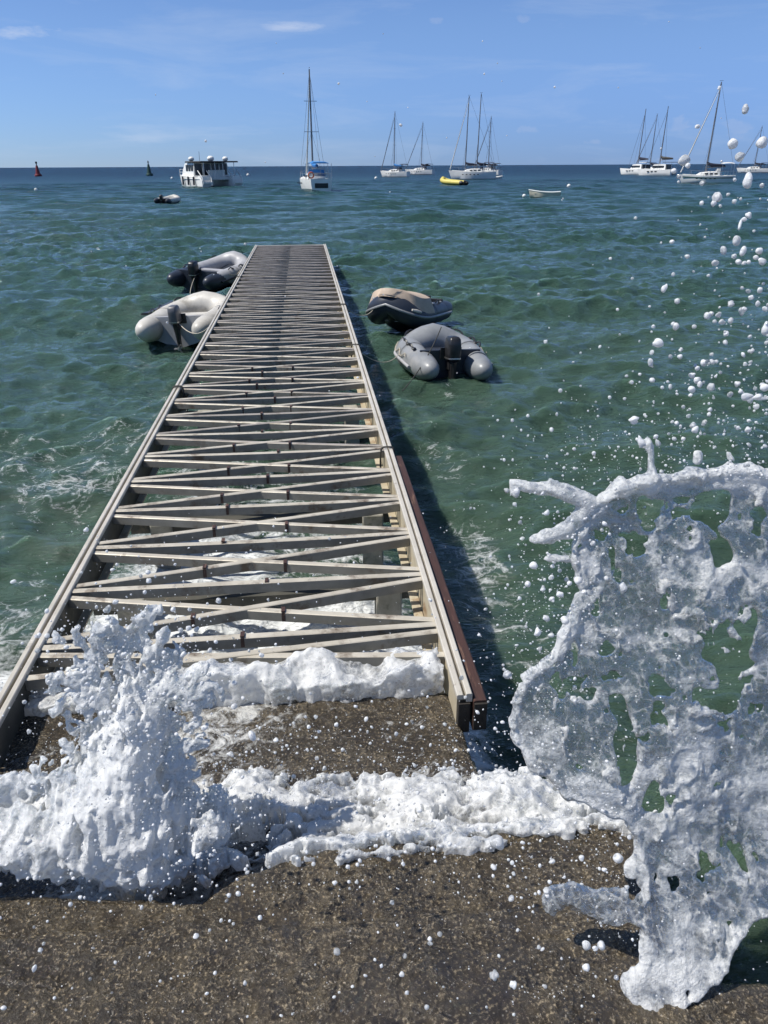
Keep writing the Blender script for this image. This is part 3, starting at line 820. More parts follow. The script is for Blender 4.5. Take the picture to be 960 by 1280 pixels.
dinghy('dinghy', (-2.62, 19.45), (-1.80, 21.75), 'light grey inflatable with long dark stern cones beside the far left rail', 1.42, 0.205, 'pvc_lgrey', 'pvc_navy', 'pvc_lgrey', 'black', trim=0.02, roll=0.04, hull='pvc_navy', zoff=-0.02, bowz=0.20, cowl_tilt=0.1, ms=0.76, cf=0.6)
dinghy('dinghy', (-2.14, 13.25), (-1.80, 15.0), 'off-white inflatable with a grey outboard against the left rail', 1.48, 0.225, 'pvc_white', 'pvc_white', 'pvc_white', 'cowl_grey', trim=0.0, roll=-0.05, oar=True, hull='pvc_lgrey', zoff=-0.02, bowz=0.15, strake='pvc_lgrey', cowl_tilt=0.05, ms=0.66, cf=0.5)
dinghy('dinghy', (2.12, 14.25), (1.28, 12.85), 'black inflatable with a beige bow cover rearing on a wave right of the pier', 1.15, 0.2, 'pvc_navy', 'pvc_navy', 'floor_grey', 'black', trim=0.07, roll=0.0, ms=0.52, mz=0.22, cover='beige', hull='pvc_black', zoff=0.05, bowz=0.22, strake='pvc_grey', lash_=False)
dinghy('dinghy', (1.93, 10.35), (1.80, 11.5), 'grey inflatable with a black outboard seen from its stern right of the pier', 1.24, 0.21, 'pvc_grey', 'pvc_grey', 'pvc_navy', 'black', trim=0.03, roll=0.03, hull='pvc_navy', zoff=-0.06, bowz=0.16, strake='pvc_lgrey', cowl_tilt=-0.12, ms=0.74, mz=0.27)

def rope(label, pts, r=0.008, m='rope_black', n=18, grp='mooring ropes of the dinghies'):
    """a slack line through the given points (quadratic when three)"""
    a, b, c = [Vector([float(x) for x in q]) for q in pts]
    o = MB().tube([(a * (1 - t) ** 2 + b * 2 * t * (1 - t) + c * t * t) - a for t in [i / n for i in range(n + 1)]], r, 6).build('mooring_rope', M[m], None, True)
    o.location = a
    return tag(o, label, 'rope', grp)
rope('dark line from the grey stern dinghy running down towards the camera', [(1.83, 10.55, 0.62), (1.55, 10.1, 0.2), (1.18, 9.6, 0.0)])
rope('pale line hanging from the left tube of the grey dinghy', [(1.28, 10.7, 0.26), (1.05, 10.4, 0.02), (0.62, 10.3, 0.42)], 0.006, 'rope_pale')
rope('pale bow line of the beige covered dinghy', [(1.15, 13.1, 0.5), (0.95, 12.9, 0.25), (0.63, 12.7, 0.55)], 0.007, 'rope_pale')
rope('line from the outboard of the off-white dinghy to the left rail', [(-2.10, 13.12, 0.28), (-1.75, 12.6, 0.0), (-1.36, 12.3, 0.56)], 0.008, 'rope_pale')
rope('line from the outboard of the light grey dinghy towards the off-white dinghy', [(-2.6, 19.4, 0.28), (-2.75, 18.6, -0.05), (-2.45, 17.4, -0.05)], 0.008, 'rope_pale')
rope('short bow line holding the light grey dinghy to the left rail', [(-1.75, 22.6, 0.5), (-1.5, 22.8, 0.35), (-1.33, 22.9, 0.58)], 0.008)
# ------------------------------------------------------------------ moored boats
def hull_loft(L_, B, F, draft=0.35, sheer=0.25, stern=0.72, n=18, fine=2.0):
    rg = []
    for i in range(n + 1):
        u = i / n; x = (u - 0.5) * L_
        if u < 0.45: b = B / 2 * (stern + (1 - stern) * math.sin(u / 0.45 * PI / 2))
        else: b = B / 2 * max(0.015, 1 - ((u - 0.45) / 0.55) ** fine)
        f = F * (1 + sheer * (u - 0.3) ** 2 * 2.0)
        kz = -draft * max(0.05, 1 - max(0, (u - 0.78) / 0.22) ** 2)
        rake = 0.06 * L_ * max(0, (u - 0.8) / 0.2)
        def xx(z): return x + rake * (z / F)
        rg.append([(xx(f), b, f), (xx(f * .5), b * 0.97, f * 0.5), (x, b * 0.86, 0.02), (x, b * 0.45, kz * 0.8), (x, 0, kz), (x, -b * 0.45, kz * 0.8), (x, -b * 0.86, 0.02), (xx(f * .5), -b * 0.97, f * 0.5), (xx(f), -b, f)])
    return rg

def sailboat(px, py, hd, Ln, B, top_px, label, F=1.0, cover='navy_cover', masts=(0.08,), covers=True, bimini=None, stripe=None, tops=None, dist=None, cabin=True, furl=True, heel=0.0, tender=False, wire=0.022, cat='sailboat', portholes=True):
    g = ground(px, py, 0)
    if dist: 
        k = dist / math.hypot(g[0], g[1]); g = np.array([g[0] * k, g[1] * k, 0])
    D = math.hypot(g[0], g[1])
    root = thing('sailboat', (g[0], g[1], 0), hd, label, cat, 'sailing boats moored offshore', (heel, 0))
    rg = hull_loft(Ln, B, F)
    mb = MB(); mb.rings(rg); hl = mb.build('hull', M['hull_white'], root, True)
    if stripe:
        s1 = MB()
        for sg in (1, -1):
            vs = []
            for r_ in rg[1:-1]:
                a = r_[0]; y = (a[1] + 0.02) * sg
                vs.append([(a[0], y, a[2] * 0.80), (a[0], y, a[2] * 0.66)])
            s1.rings(vs, False, closed=False)
        s1.build('stripe', M[stripe], hl)
    bs = MB()
    for sg in (1, -1):
        bs.rings([[(r_[2][0], (r_[2][1] + 0.02) * sg, 0.10), (r_[2][0], (r_[2][1] + 0.02) * sg, -0.05)] for r_ in rg[:-2]], False, closed=False)
    bs.build('boot_stripe', M['antifoul'], hl)
    dk = MB(); dk.rings([[(r_[0][0], r_[0][1] * 0.97, r_[0][2] + 0.01), (r_[0][0], 0, r_[0][2] + 0.07), (r_[8][0], r_[8][1] * 0.97, r_[8][2] + 0.01), (r_[0][0], 0, r_[0][2] - 0.05)] for r_ in rg[:-1]])
    dk.build('deck', M['deck_white'], root)
    if portholes:
        for k in range(5):
            x = -0.1 * Ln + k * 0.085 * Ln
            for sg in (1, -1):
                MB().box((x, sg * (B / 2 * 0.985 + 0.0), F * 0.66), (0.035 * Ln, 0.05, 0.14)).build('porthole', M['window'], hl)
    if cabin:
        cb = MB(); h = 0.45 + 0.02 * Ln
        rr = []
        for x, wd, hh in ((-0.20, 0.62, 1.0), (-0.18, 0.64, 1.05), (0.02, 0.6, 1.0), (0.16, 0.5, 0.8), (0.24, 0.38, 0.25)):
            rr.append([(x * Ln, wd * B / 2, F), (x * Ln, wd * B / 2 * 0.9, F + h * hh * 0.85), (x * Ln, wd * B / 2 * 0.6, F + h * hh), (x * Ln, -wd * B / 2 * 0.6, F + h * hh), (x * Ln, -wd * B / 2 * 0.9, F + h * hh * 0.85), (x * Ln, -wd * B / 2, F)])
        cn = cb.rings(rr).build('cabin', M['hull_white'], root)
        for sg in (1, -1):
            for k in range(3):
                MB().box(((-0.12 + 0.09 * k) * Ln, sg * 0.61 * B / 2 * 0.99, F + h * 0.5), (0.06 * Ln, 0.08, h * 0.32)).build('window', M['window'], cn)
    hgt = []
    for mi, mx in enumerate(masts):
        tp = (tops or [top_px])[mi] if tops else top_px
        d = ray(px, tp); el = math.atan2(d[2], math.hypot(d[0], d[1]))
        zt = H + D * math.tan(el)
        x = mx * Ln
        mm = MB().tube([(x, 0, F), (x - 0.01 * zt, 0, zt * 0.6), (x - 0.02 * zt, 0, zt)], [0.11, 0.10, 0.075], 8).build('mast', M['mast'], root, True)
        for fr in (0.5, 0.75) if zt > 12 else (0.55,):
            z = zt * fr; w_ = B * 0.28 * (1.1 - 0.4 * fr)
            MB().bar((x - 0.012 * zt, -w_, z), (x - 0.012 * zt, w_, z), 0.08, 0.05).build('spreader', M['mast'], mm)
        MB().box((x - 0.02 * zt, 0, zt + 0.15), (0.5, 0.04, 0.05)).build('wind_vane', M['mast'], mm)
        bl = Ln * (0.36 if len(masts) == 1 else 0.26)
        bz = F + 1.15
        bm_ = MB().tube([(x - 0.1, 0, bz), (x - bl, 0, bz + 0.12)], 0.07, 8).build('boom', M['mast'], root, True)
        if covers:
            cvr = [(x + 0.02, 0, bz + 0.75), (x - 0.12 * bl, 0, bz + 0.42), (x - 0.35 * bl, 0, bz + 0.30), (x - 0.7 * bl, 0, bz + 0.27), (x - 0.98 * bl, 0, bz + 0.2)]
            MB().tube(cvr, [0.10, 0.24, 0.25, 0.20, 0.10], 10).build('sail_cover', M[cover], bm_, True)
        wr = MB()
        bowx = 0.5 * Ln + 0.05 * Ln
        if mi == 0:
            if furl: MB().tube([(bowx - 0.1, 0, F + 0.5), (x - 0.0195 * zt, 0, zt * 0.94)], [0.10, 0.045], 8).build('furled_sail', M['sail_white' if furl == 'w' else 'mast'], root, True)
            wr.tube([(bowx, 0, F + 0.2), (x - 0.02 * zt, 0, zt)], wire, 5)
        wr.tube([(-0.49 * Ln, 0, F + 0.2), (x - 0.02 * zt, 0, zt)], wire, 5)
        for sg in (1, -1):
            w_ = B * 0.28 * 0.9; zz = zt * 0.5
            wr.tube([(x, sg * B * 0.47, F), (x - 0.012 * zt, sg * w_, zz), (x - 0.02 * zt, 0, zt * 0.98)], wire, 5)
            wr.tube([(x + 0.06 * Ln, sg * B * 0.46, F), (x - 0.01 * zt, 0, zt * 0.5)], wire * 0.8, 5)
        wr.build('rigging', M['wire'], root)
    if bimini:
        bi = MB(); x0, x1 = -0.44 * Ln, -0.22 * Ln
        rr = []
        for i in range(5):
            x = x0 + (x1 - x0) * i / 4; zz = F + 1.75 + 0.10 * math.sin(PI * i / 4)
            rr.append([(x, B * 0.32, zz - 0.12), (x, B * 0.2, zz), (x, -B * 0.2, zz), (x, -B * 0.32, zz - 0.12), (x, 0, zz - 0.10)])
        bo = bi.rings(rr).build('bimini', M[bimini], root, True)
        for sx in (x0, x1):
            for sg in (1, -1):
                MB().tube([(sx, sg * B * 0.4, F), (sx, sg * B * 0.39, F + 1.66)], 0.03, 6).build('pole', M['steel'], bo)
        sh = MB(); sh.rings([[(x, B * 0.3, F + 0.3), (x - 0.03 * Ln * t_, B * 0.26, F + 1.0), (x - 0.03 * Ln * t_, -B * 0.26, F + 1.0), (x, -B * 0.3, F + 0.3)] for x, t_ in ((-0.20 * Ln, 0), (-0.12 * Ln, 1))]); sh.build('spray_hood', M[bimini], root)
    # pulpit and stanchion rails
    rl = MB()
    for sg in (1, -1):
        for i in range(0, 18, 3):
            a = rg[i][0]; rl.tube([(a[0], sg * a[1] * 0.96, a[2]), (a[0], sg * a[1] * 0.96, a[2] + 0.62)], 0.02, 5)
        rl.tube([(rg[i][0][0], sg * rg[i][0][1] * 0.96, rg[i][0][2] + 0.62) for i in range(0, 18)], 0.016, 5)
    rl.tube([(rg[0][0][0], rg[0][0][1] * 0.96, F + 0.62), (rg[0][0][0], -rg[0][0][1] * 0.96, F + 0.62)], 0.02, 5)
    rl.build('guard_rail', M['steel'], root)
    return root, g

R90 = PI / 2
# solitary yacht behind the pier end, seen from its stern quarter
sb, g = sailboat(393, 238, R90 + 0.14, 10.5, 3.3, 86, 'white yacht with a bright blue boom cover standing alone beyond the pier end', 1.25, 'blue_cover', (0.06,), bimini='blue_cover', furl='w', wire=0.016)
for lx, ly, m_ in ((-4.9, 1.1, 'orange'), ):
    MB().tube([(-5.0 + 0.0, ly + 0.3 * math.cos(a), 1.7 + 0.3 * math.sin(a)) for a in [2 * PI * i / 16 for i in range(17)]], 0.07, 6).build('lifebuoy', M['orange'], sb, True)
MB().box((-5.27, 0, 0.62), (0.06, 1.5, 0.5)).build('stern_panel', M['window'], sb)
sailboat(494, 221, R90 + 0.95, 7.6, 2.8, 140, 'small white sloop with blue boom cover, left one of the two far sloops', 1.15, 'blue_cover', (0.05,), bimini='navy_cover', wire=0.02)
sailboat(525, 218, R90 + 1.0, 9.2, 3.0, 153, 'far white sloop with a navy boom cover leaning next to the small sloop', 1.25, 'navy_cover', (-0.03,), bimini='navy_cover', wire=0.024, heel=0.03)
sailboat(592, 224, PI - 0.25, 9.0, 3.1, 119, 'white two-masted ketch with a row of portholes beside the yellow dinghy', 1.35, 'navy_cover', (0.20, -0.06), tops=[120, 117], bimini='navy_cover', furl='w', wire=0.018)
sailboat(609, 219, PI - 0.85, 9.0, 3.1, 146, 'white yacht with dark awning half hidden behind the two-masted ketch', 1.25, 'navy_cover', (-0.02,), bimini='roof_dark', wire=0.024, portholes=False)
sailboat(884, 229, PI - 0.30, 7.4, 2.5, 103, 'largest yacht on the right, white with a dark stripe and navy boom cover', 1.0, 'navy_cover', (0.06,), bimini='sail_white', stripe='stripe', wire=0.016, furl='w')
sailboat(942, 213, PI - 0.75, 9.5, 3.0, 158, 'small distant yacht with dark stern at the far right edge', 1.1, 'navy_cover', (0.0,), bimini='navy_cover', dist=300, wire=0.024)

# sailing catamarans: two slim hulls, bridge deck, cabin, mast
def catamaran(px, py, hd, Ln, B, top, label, cover, dist=None, mx=0.05, heel=0):
    g = ground(px, py, 0)
    if dist:
        k = dist / math.hypot(g[0], g[1]); g = np.array([g[0] * k, g[1] * k, 0])
    D = math.hypot(g[0], g[1])
    root = thing('catamaran', (g[0], g[1], 0), hd, label, 'catamaran', 'sailing boats moored offshore', (heel, 0))
    for sg in (1, -1):
        mb = MB(); mb.rings([[(x, y + sg * B * 0.38, z) for x, y, z in r_] for r_ in hull_loft(Ln, B * 0.25, 1.35, 0.3, 0.2, 0.7)])
        hl = mb.build('hull', M['hull_white'], root, True)
        for k in range(3):
            for s2 in (1, -1):
                MB().box((-0.05 * Ln + k * 0.12 * Ln, sg * B * 0.38 + s2 * B * 0.125, 0.9), (0.07 * Ln, 0.06, 0.22)).build('window', M['window'], hl)
    MB().box((-0.06 * Ln, 0, 1.15), (0.62 * Ln, B * 0.6, 0.35)).build('bridge_deck', M['deck_white'], root)
    rr = []
    for x, wd, h in ((-0.30, 0.36, 1.25), (-0.1, 0.36, 1.3), (0.08, 0.34, 1.2), (0.18, 0.28, 0.3)):
        rr.append([(x * Ln, wd * B, 1.33), (x * Ln, wd * B * 0.92, 1.33 + h), (x * Ln, -wd * B * 0.92, 1.33 + h), (x * Ln, -wd * B, 1.33)])
    cb = MB().rings(rr).build('cabin', M['hull_white'], root)
    for sg in (1, -1):
        MB().box((-0.07 * Ln, sg * 0.35 * B, 2.0), (0.36 * Ln, 0.10, 0.5)).build('window', M['window'], cb)
    MB().box((-0.33 * Ln, 0, 2.0), (0.10, 0.55 * B, 1.1)).build('cockpit', M['window'], cb)
    MB().box((-0.36 * Ln, 0, 3.05), (0.30 * Ln, B * 0.74, 0.12)).build('hard_top', M['hull_white' if cover != 'roof_dark' else 'roof_dark'], root)
    for sg in (1, -1):
        MB().tube([(-0.48 * Ln, sg * B * 0.33, 1.3), (-0.48 * Ln, sg * B * 0.33, 3.0)], 0.05, 6).build('pole', M['steel'], root)
    d = ray(px, top); zt = H + D * math.tan(math.atan2(d[2], math.hypot(d[0], d[1])))
    x = mx * Ln
    MB().tube([(x, 0, 2.5), (x - 0.02 * zt, 0, zt)], [0.14, 0.09], 8).build('mast', M['mast'], root, True)
    bm_ = MB().tube([(x, 0, 3.6), (x - 0.4 * Ln, 0, 3.8)], 0.09, 8).build('boom', M['mast'], root, True)
    MB().tube([(x + 0.02, 0, 4.6), (x - 0.06 * Ln, 0, 4.1), (x - 0.2 * Ln, 0, 4.0), (x - 0.39 * Ln, 0, 3.95)], [0.12, 0.34, 0.32, 0.15], 10).build('sail_cover', M[cover], bm_, True)
    wr = MB(); wr.tube([(0.44 * Ln, 0, 1.6), (x - 0.018 * zt, 0, zt * 0.93)], 0.035, 5)
    for sg in (1, -1):
        wr.tube([(x - 0.08 * Ln, sg * B * 0.45, 1.4), (x - 0.018 * zt, 0, zt * 0.93)], 0.024, 5)
    wr.build('rigging', M['wire'], root)
    return root
catamaran(797, 218, R90 + 0.4, 9.0, 5.2, 136, 'white catamaran seen from its stern, left one of the right-hand group', 'navy_cover', heel=0.02)
catamaran(822, 219, PI - 0.85, 8.6, 4.8, 133, 'white catamaran with a dark awning overlapping the first one', 'roof_dark', mx=-0.02)
sailboat(811, 217, PI - 0.6, 8.2, 2.8, 143, 'slim mast yacht squeezed between the two catamarans', 1.2, 'navy_cover', (0.0,), wire=0.02, dist=262)

# ------------------------------------------------------------------ motor catamaran with stern stairs
g = ground(262, 233, 0)
pc = thing('motor_catamaran', (g[0], g[1], 0), R90 + 0.53, 'boxy white motor catamaran with two stern stairways and white roof domes', 'motorboat')
Lc, Bc = 8.6, 6.2
for sg in (1, -1):
    rg = [[(x, y + sg * Bc * 0.38, z) for x, y, z in r_] for r_ in hull_loft(Lc, 1.6, 1.35, 0.3, 0.15, 0.95, fine=3.0)]
    hl = MB().rings(rg).build('hull', M['hull_white'], pc, True)
    MB().tube([(-Lc * 0.45 + i * Lc * 0.1, sg * (Bc * 0.38 + 0.82), 1.05) for i in range(8)], 0.05, 6).build('rub_rail', M['deck_white'], hl, True)
    for k in range(3):
        MB().tube([(-2.2 + k * 1.9, sg * (Bc * 0.38 + 0.95), 1.35), (-2.2 + k * 1.9, sg * (Bc * 0.38 + 0.95), 0.25)], [0.12, 0.14], 8).build('fender', M['navy_cover'], hl, True)
MB().box((0.2, 0, 1.12), (7.0, Bc * 0.7, 0.4)).build('bridge_deck', M['deck_white'], pc)
rr = []
for x, h in ((-1.0, 1.75), (0.6, 1.85), (2.2, 1.7), (3.2, 0.7)):
    rr.append([(x, Bc * 0.44, 1.33), (x, Bc * 0.41, 1.33 + h), (x, -Bc * 0.41, 1.33 + h), (x, -Bc * 0.44, 1.33)])
cb = MB().rings(rr).build('cabin', M['hull_white'], pc)
for sg in (1, -1):
    for k in range(3):
        MB().box((-0.5 + 0.9 * k, sg * Bc * 0.428, 2.45), (0.62, 0.09, 0.8)).build('window', M['window'], cb)
for k in range(4):
    MB().box((-1.02, -Bc * 0.31 + k * Bc * 0.207, 2.25), (0.08, Bc * 0.17, 1.45)).build('glass_door', M['window'], cb)
rf = MB().box((-1.3, 0, 3.22), (5.4, Bc * 0.92, 0.16)).build('roof', M['roof_dark'], pc, bevel=0.04)
MB().box((-1.3, 0, 3.315), (5.2, Bc * 0.9, 0.03)).build('roof_skin', M['roof_dark'], rf)
for x, y, s_ in ((0.3, 2.3, 0.42), (-1.6, 0.2, 0.5), (-1.9, -1.9, 0.42)):
    MB().ball((x, y, 3.45 + s_ * 0.4), (s_, s_, s_ * 0.75)).build('dome', M['hull_white'], rf, True)
MB().tube([(0.6, 0.9, 3.3), (0.6, 0.9, 4.6)], 0.03, 6).build('aerial', M['mast'], rf)
MB().box((-2.8, 0, 1.75), (0.12, Bc * 0.40, 0.85)).build('transom', M['deck_white'], pc)
for y in (-2.3, -0.6, 0.6, 2.3):
    MB().tube([(-3.7, y, 1.3), (-3.7, y, 3.15)], 0.05, 6).build('pole', M['steel'], pc)
for sg in (1, -1):
    st = MB()
    for k in range(4):
        st.box((-3.5 - 0.38 * k, sg * Bc * 0.38, 0.62 - 0.14 * k + 0.35), (0.40, 1.35, 1.0 - 0.26 * k))
    sw = st.build('stairway', M['deck_white'], pc)
    for s2 in (-0.66, 0.66):
        MB().tube([(-3.2, sg * Bc * 0.38 + s2, 2.1), (-4.5, sg * Bc * 0.38 + s2, 1.25), (-4.75, sg * Bc * 0.38 + s2, 0.3)], 0.06, 6).build('handrail', M['hull_white'], sw, True)
    MB().rings([[(-3.1, sg * Bc * 0.38 + 0.72 + dy, 1.4), (-4.7, sg * Bc * 0.38 + 0.72 + dy, 0.9), (-4.7, sg * Bc * 0.38 + 0.72 + dy, 0.1), (-3.1, sg * Bc * 0.38 + 0.72 + dy, 0.1)] for dy in (0, 0.08)]).build('side_panel', M['hull_white'], sw)
rl = MB()
for z in (1.9, 2.25):
    rl.tube([(3.0, Bc * 0.45, z), (4.1, Bc * 0.42, z), (4.3, 0, z), (4.1, -Bc * 0.42, z), (3.0, -Bc * 0.45, z)], 0.035, 6)
for y in (-Bc * 0.42, -1.2, 1.2, Bc * 0.42):
    rl.tube([(4.15, y, 1.3), (4.15, y, 2.25)], 0.035, 6)
rl.build('guard_rail', M['hull_white'], pc)

# ------------------------------------------------------------------ small craft and buoys
g = ground(204, 255, 0)
dinghy('dinghy', (g[0], g[1]), (g[0] + 0.6, g[1] + 2.5), 'small far inflatable with white tubes and dark stern near the motor catamaran', 1.5, 0.24, 'pvc_white', 'pvc_navy', 'pvc_black', 'black', simple=True)
g = ground(575, 231.5, 0)
dinghy('dinghy', (g[0] + 0.3, g[1] - 0.9), (g[0] - 2.4, g[1] + 2.3), 'yellow inflatable with a dark outboard in front of the ketch', 1.9, 0.34, 'yellow', 'pvc_black', 'pvc_black', 'black', simple=True, bowz=0.35, trim=0.04)
g = ground(616, 223.5, 0)
tn = thing('tender', (g[0], g[1], 0.05), -0.2, 'flat white tender floating at the stern of the ketch', 'tender')
MB().tube([(-1.9, 0.6, 0.2), (1.0, 0.6, 0.2), (1.9, 0, 0.35), (1.0, -0.6, 0.2), (-1.9, -0.6, 0.2)], 0.22, 10).build('tube', M['hull_white'], tn, True)
MB().box((-0.2, 0, 0.12), (3.0, 1.1, 0.06)).build('floor', M['deck_white'], tn)
MB().box((-1.6, 0, 0.3), (0.06, 1.0, 0.35)).build('transom', M['deck_white'], tn)
MB().tube([(-1.75, 0, 0.5), (-1.75, 0, 0.75)], [0.16, 0.1], 8).build('outboard_motor', M['black'], tn, True)

g = ground(680, 246.5, 0)
sk = thing('skiff', (g[0], g[1], 0), PI - 0.28, 'empty cream wooden skiff drifting alone with a white bow float', 'skiff')
rg = hull_loft(2.85, 1.15, 0.42, 0.10, 0.6, 0.85, 14)
outer = rg[:-1]
mb = MB(); mb.rings(outer, True, closed=False); mb.build('hull', M['cream'], sk, True)
MB().rings([[(r_[0][0], r_[0][1] - 0.06, 0.16), (r_[0][0], -r_[0][1] + 0.06, 0.16), (r_[0][0], -r_[0][1] + 0.06, 0.13), (r_[0][0], r_[0][1] - 0.06, 0.13)] for r_ in outer[:-1]]).build('floor', M['floor_grey'], sk)
for sg in (1, -1):
    MB().tube([(r_[0][0], sg * r_[0][1], r_[0][2]) for r_ in outer], 0.035, 6).build('gunwale', M['hull_white'], sk, True)
for x in (-0.85, 0.0, 0.75):
    MB().box((x, 0, 0.34), (0.22, 1.02 - 0.25 * max(0, x), 0.03)).build('thwart', M['cream'], sk)
MB().box((-1.42, 0, 0.20), (0.05, 0.96, 0.46)).build('transom', M['floor_grey'], sk)
MB().ball((1.75, 0.1, 0.10), 0.17).build('bow_float', M['buoy_white'], sk, True)

def channel_buoy(px, py, hgt, m, label, topmark):
    g = ground(px, py, 0)
    root = thing('channel_buoy', (g[0], g[1], 0), 0.3, label, 'buoy', 'channel marker buoys on the horizon')
    MB().lathe([(0.9, -0.4), (1.1, -0.1), (1.15, 0.35), (1.0, 0.6), (0.4, 0.66)]).build('float', M[m], root, True)
    MB().lathe([(0.78, 0.62), (0.66, 1.2), (0.48, 2.2), (0.32, hgt * 0.72), (0.28, hgt * 0.74)]).build('tower', M[m], root, True)
    MB().lathe([(0.14, hgt * 0.72), (0.16, hgt * 0.84), (0.1, hgt * 0.86)]).build('lantern', M['black'], root, True)
    tm = MB()
    if topmark == 'can': tm.lathe([(0.3, hgt * 0.86), (0.3, hgt)])
    else: tm.lathe([(0.34, hgt * 0.86), (0.02, hgt)])
    tm.build('topmark', M['black'], root)
    return root
channel_buoy(48, 220.3, 4.3, 'red', 'red channel buoy on the horizon at the far left', 'can')
channel_buoy(187, 219.6, 4.5, 'green', 'dark green channel buoy left of the motor catamaran', 'cone')

def mooring_buoy(px, py, r, label, m='buoy_white'):
    g = ground(px, py, 0)
    root = thing('mooring_buoy', (g[0], g[1], 0), 0, label, 'buoy', 'small mooring floats')
    MB().ball((0, 0, r * 0.35), (r, r, r * 0.95), 16, 12).build('float', M[m], root, True)
    MB().tube([(r * 0.35 * math.cos(a), 0, r * 1.35 + r * 0.3 * math.sin(a)) for a in [2 * PI * i / 12 for i in range(13)]], r * 0.07, 6).build('ring', M['steel'], root, True)
mooring_buoy(45, 238, 0.20, 'white mooring float below the red channel buoy')
mooring_buoy(215, 223.5, 0.30, 'tiny white float just left of the motor catamaran')
mooring_buoy(310, 219.5, 0.45, 'pale low float on the water between motor catamaran and solitary yacht')
mooring_buoy(470, 223.5, 0.34, 'white float left of the small far sloop')
mooring_buoy(711, 233.5, 0.26, 'white float right of the cream skiff')
mooring_buoy(123, 316, 0.10, 'small white float on open water above the white dinghy')
# ------------------------------------------------------------------ splashes
def foam_mat(name, clear_tint=(0.80, 0.86, 0.88), white=(0.90, 0.91, 0.91), scale=1.0, bd=0.006, lo=0.0):
    m, nt, p, out = mat(name)
    v = coords(nt, 'Object')
    fa = nt.nodes.new('ShaderNodeAttribute'); fa.attribute_name = 'foam'
    n1 = noise(nt, 55 * scale, 5, 0.7, v, 0.6)
    n2 = noise(nt, 170 * scale, 3, 0.6, v, 0.2)
    h = mth(nt, 'ADD', n1, mth(nt, 'MULTIPLY', n2, 0.35))
    nrm = bump(nt, h, 1.0, bd)
    p.inputs['Base Color'].default_value = (*white, 1)
    p.inputs['Roughness'].default_value = 0.18
    p.inputs['IOR'].default_value = 1.33
    p.inputs['Subsurface Weight'].default_value = 0.0
    L(nt, nrm, p.inputs['Normal'])
    tl = nt.nodes.new('ShaderNodeBsdfTranslucent'); tl.inputs['Color'].default_value = (*white, 1)
    wh = nt.nodes.new('ShaderNodeMixShader'); wh.inputs[0].default_value = 0.42
    L(nt, p.outputs[0], wh.inputs[1]); L(nt, tl.outputs[0], wh.inputs[2])
    tr = nt.nodes.new('ShaderNodeBsdfTransparent'); tr.inputs['Color'].default_value = (*clear_tint, 1)
    rf = nt.nodes.new('ShaderNodeBsdfRefraction'); rf.inputs['IOR'].default_value = 1.33; rf.inputs['Roughness'].default_value = 0.03; rf.inputs['Color'].default_value = (*clear_tint, 1)
    L(nt, nrm, rf.inputs['Normal'])
    c1 = nt.nodes.new('ShaderNodeMixShader'); c1.inputs[0].default_value = 0.35
    L(nt, tr.outputs[0], c1.inputs[1]); L(nt, rf.outputs[0], c1.inputs[2])
    gl = nt.nodes.new('ShaderNodeBsdfGlossy'); gl.inputs['Roughness'].default_value = 0.05
    L(nt, nrm, gl.inputs['Normal'])
    fr = nt.nodes.new('ShaderNodeFresnel'); fr.inputs['IOR'].default_value = 1.6; L(nt, nrm, fr.inputs['Normal'])
    c2 = nt.nodes.new('ShaderNodeMixShader')
    L(nt, fr.outputs[0], c2.inputs[0]); L(nt, c1.outputs[0], c2.inputs[1]); L(nt, gl.outputs[0], c2.inputs[2])
    wv_ = nt.nodes.new('ShaderNodeVectorMath'); wv_.operation = 'MULTIPLY_ADD'
    nn_ = N(nt, 'ShaderNodeTexNoise'); nn_.inputs['Scale'].default_value = 16 * scale; nn_.inputs['Detail'].default_value = 4; L(nt, v, nn_.inputs['Vector'])
    L(nt, nn_.outputs['Color'], wv_.inputs[0]); wv_.inputs[1].default_value = (0.10, 0.10, 0.10); L(nt, v, wv_.inputs[2])
    vo_ = nt.nodes.new('ShaderNodeTexVoronoi'); vo_.feature = 'DISTANCE_TO_EDGE'; vo_.inputs['Scale'].default_value = 26 * scale; L(nt, wv_.outputs[0], vo_.inputs['Vector'])
    thd = mth(nt, 'SUBTRACT', 1.0, mth(nt, 'MULTIPLY', vo_.outputs['Distance'], 5.5), clamp=True)
    n4 = noise(nt, 22 * scale, 6, 0.75, v, 1.2)
    ff = mth(nt, 'ADD', fa.outputs['Fac'], mth(nt, 'ADD', mth(nt, 'MULTIPLY', mth(nt, 'SUBTRACT', n4, 0.5), 1.3), mth(nt, 'ADD', mth(nt, 'MULTIPLY', thd, 0.30), mth(nt, 'MULTIPLY', mth(nt, 'SUBTRACT', n1, 0.5), 0.8))))
    ffr = ramp(nt, ff, [(0.15, (lo, lo, lo)), (0.85, (1, 1, 1))])
    fin = nt.nodes.new('ShaderNodeMixShader')
    L(nt, ffr, fin.inputs[0]); L(nt, c2.outputs[0], fin.inputs[1]); L(nt, wh.outputs[0], fin.inputs[2])
    L(nt, fin.outputs[0], out.inputs['Surface'])
    return m
M['spray'] = foam_mat('sea_spray_sheet', lo=0.03, bd=0.010)
M['froth'] = foam_mat('white_froth', lo=0.15, bd=0.006)
M['drop'] = foam_mat('water_drops', clear_tint=(0.92, 0.95, 0.96), white=(0.90, 0.91, 0.92), scale=1.2, bd=0.003, lo=0.05)

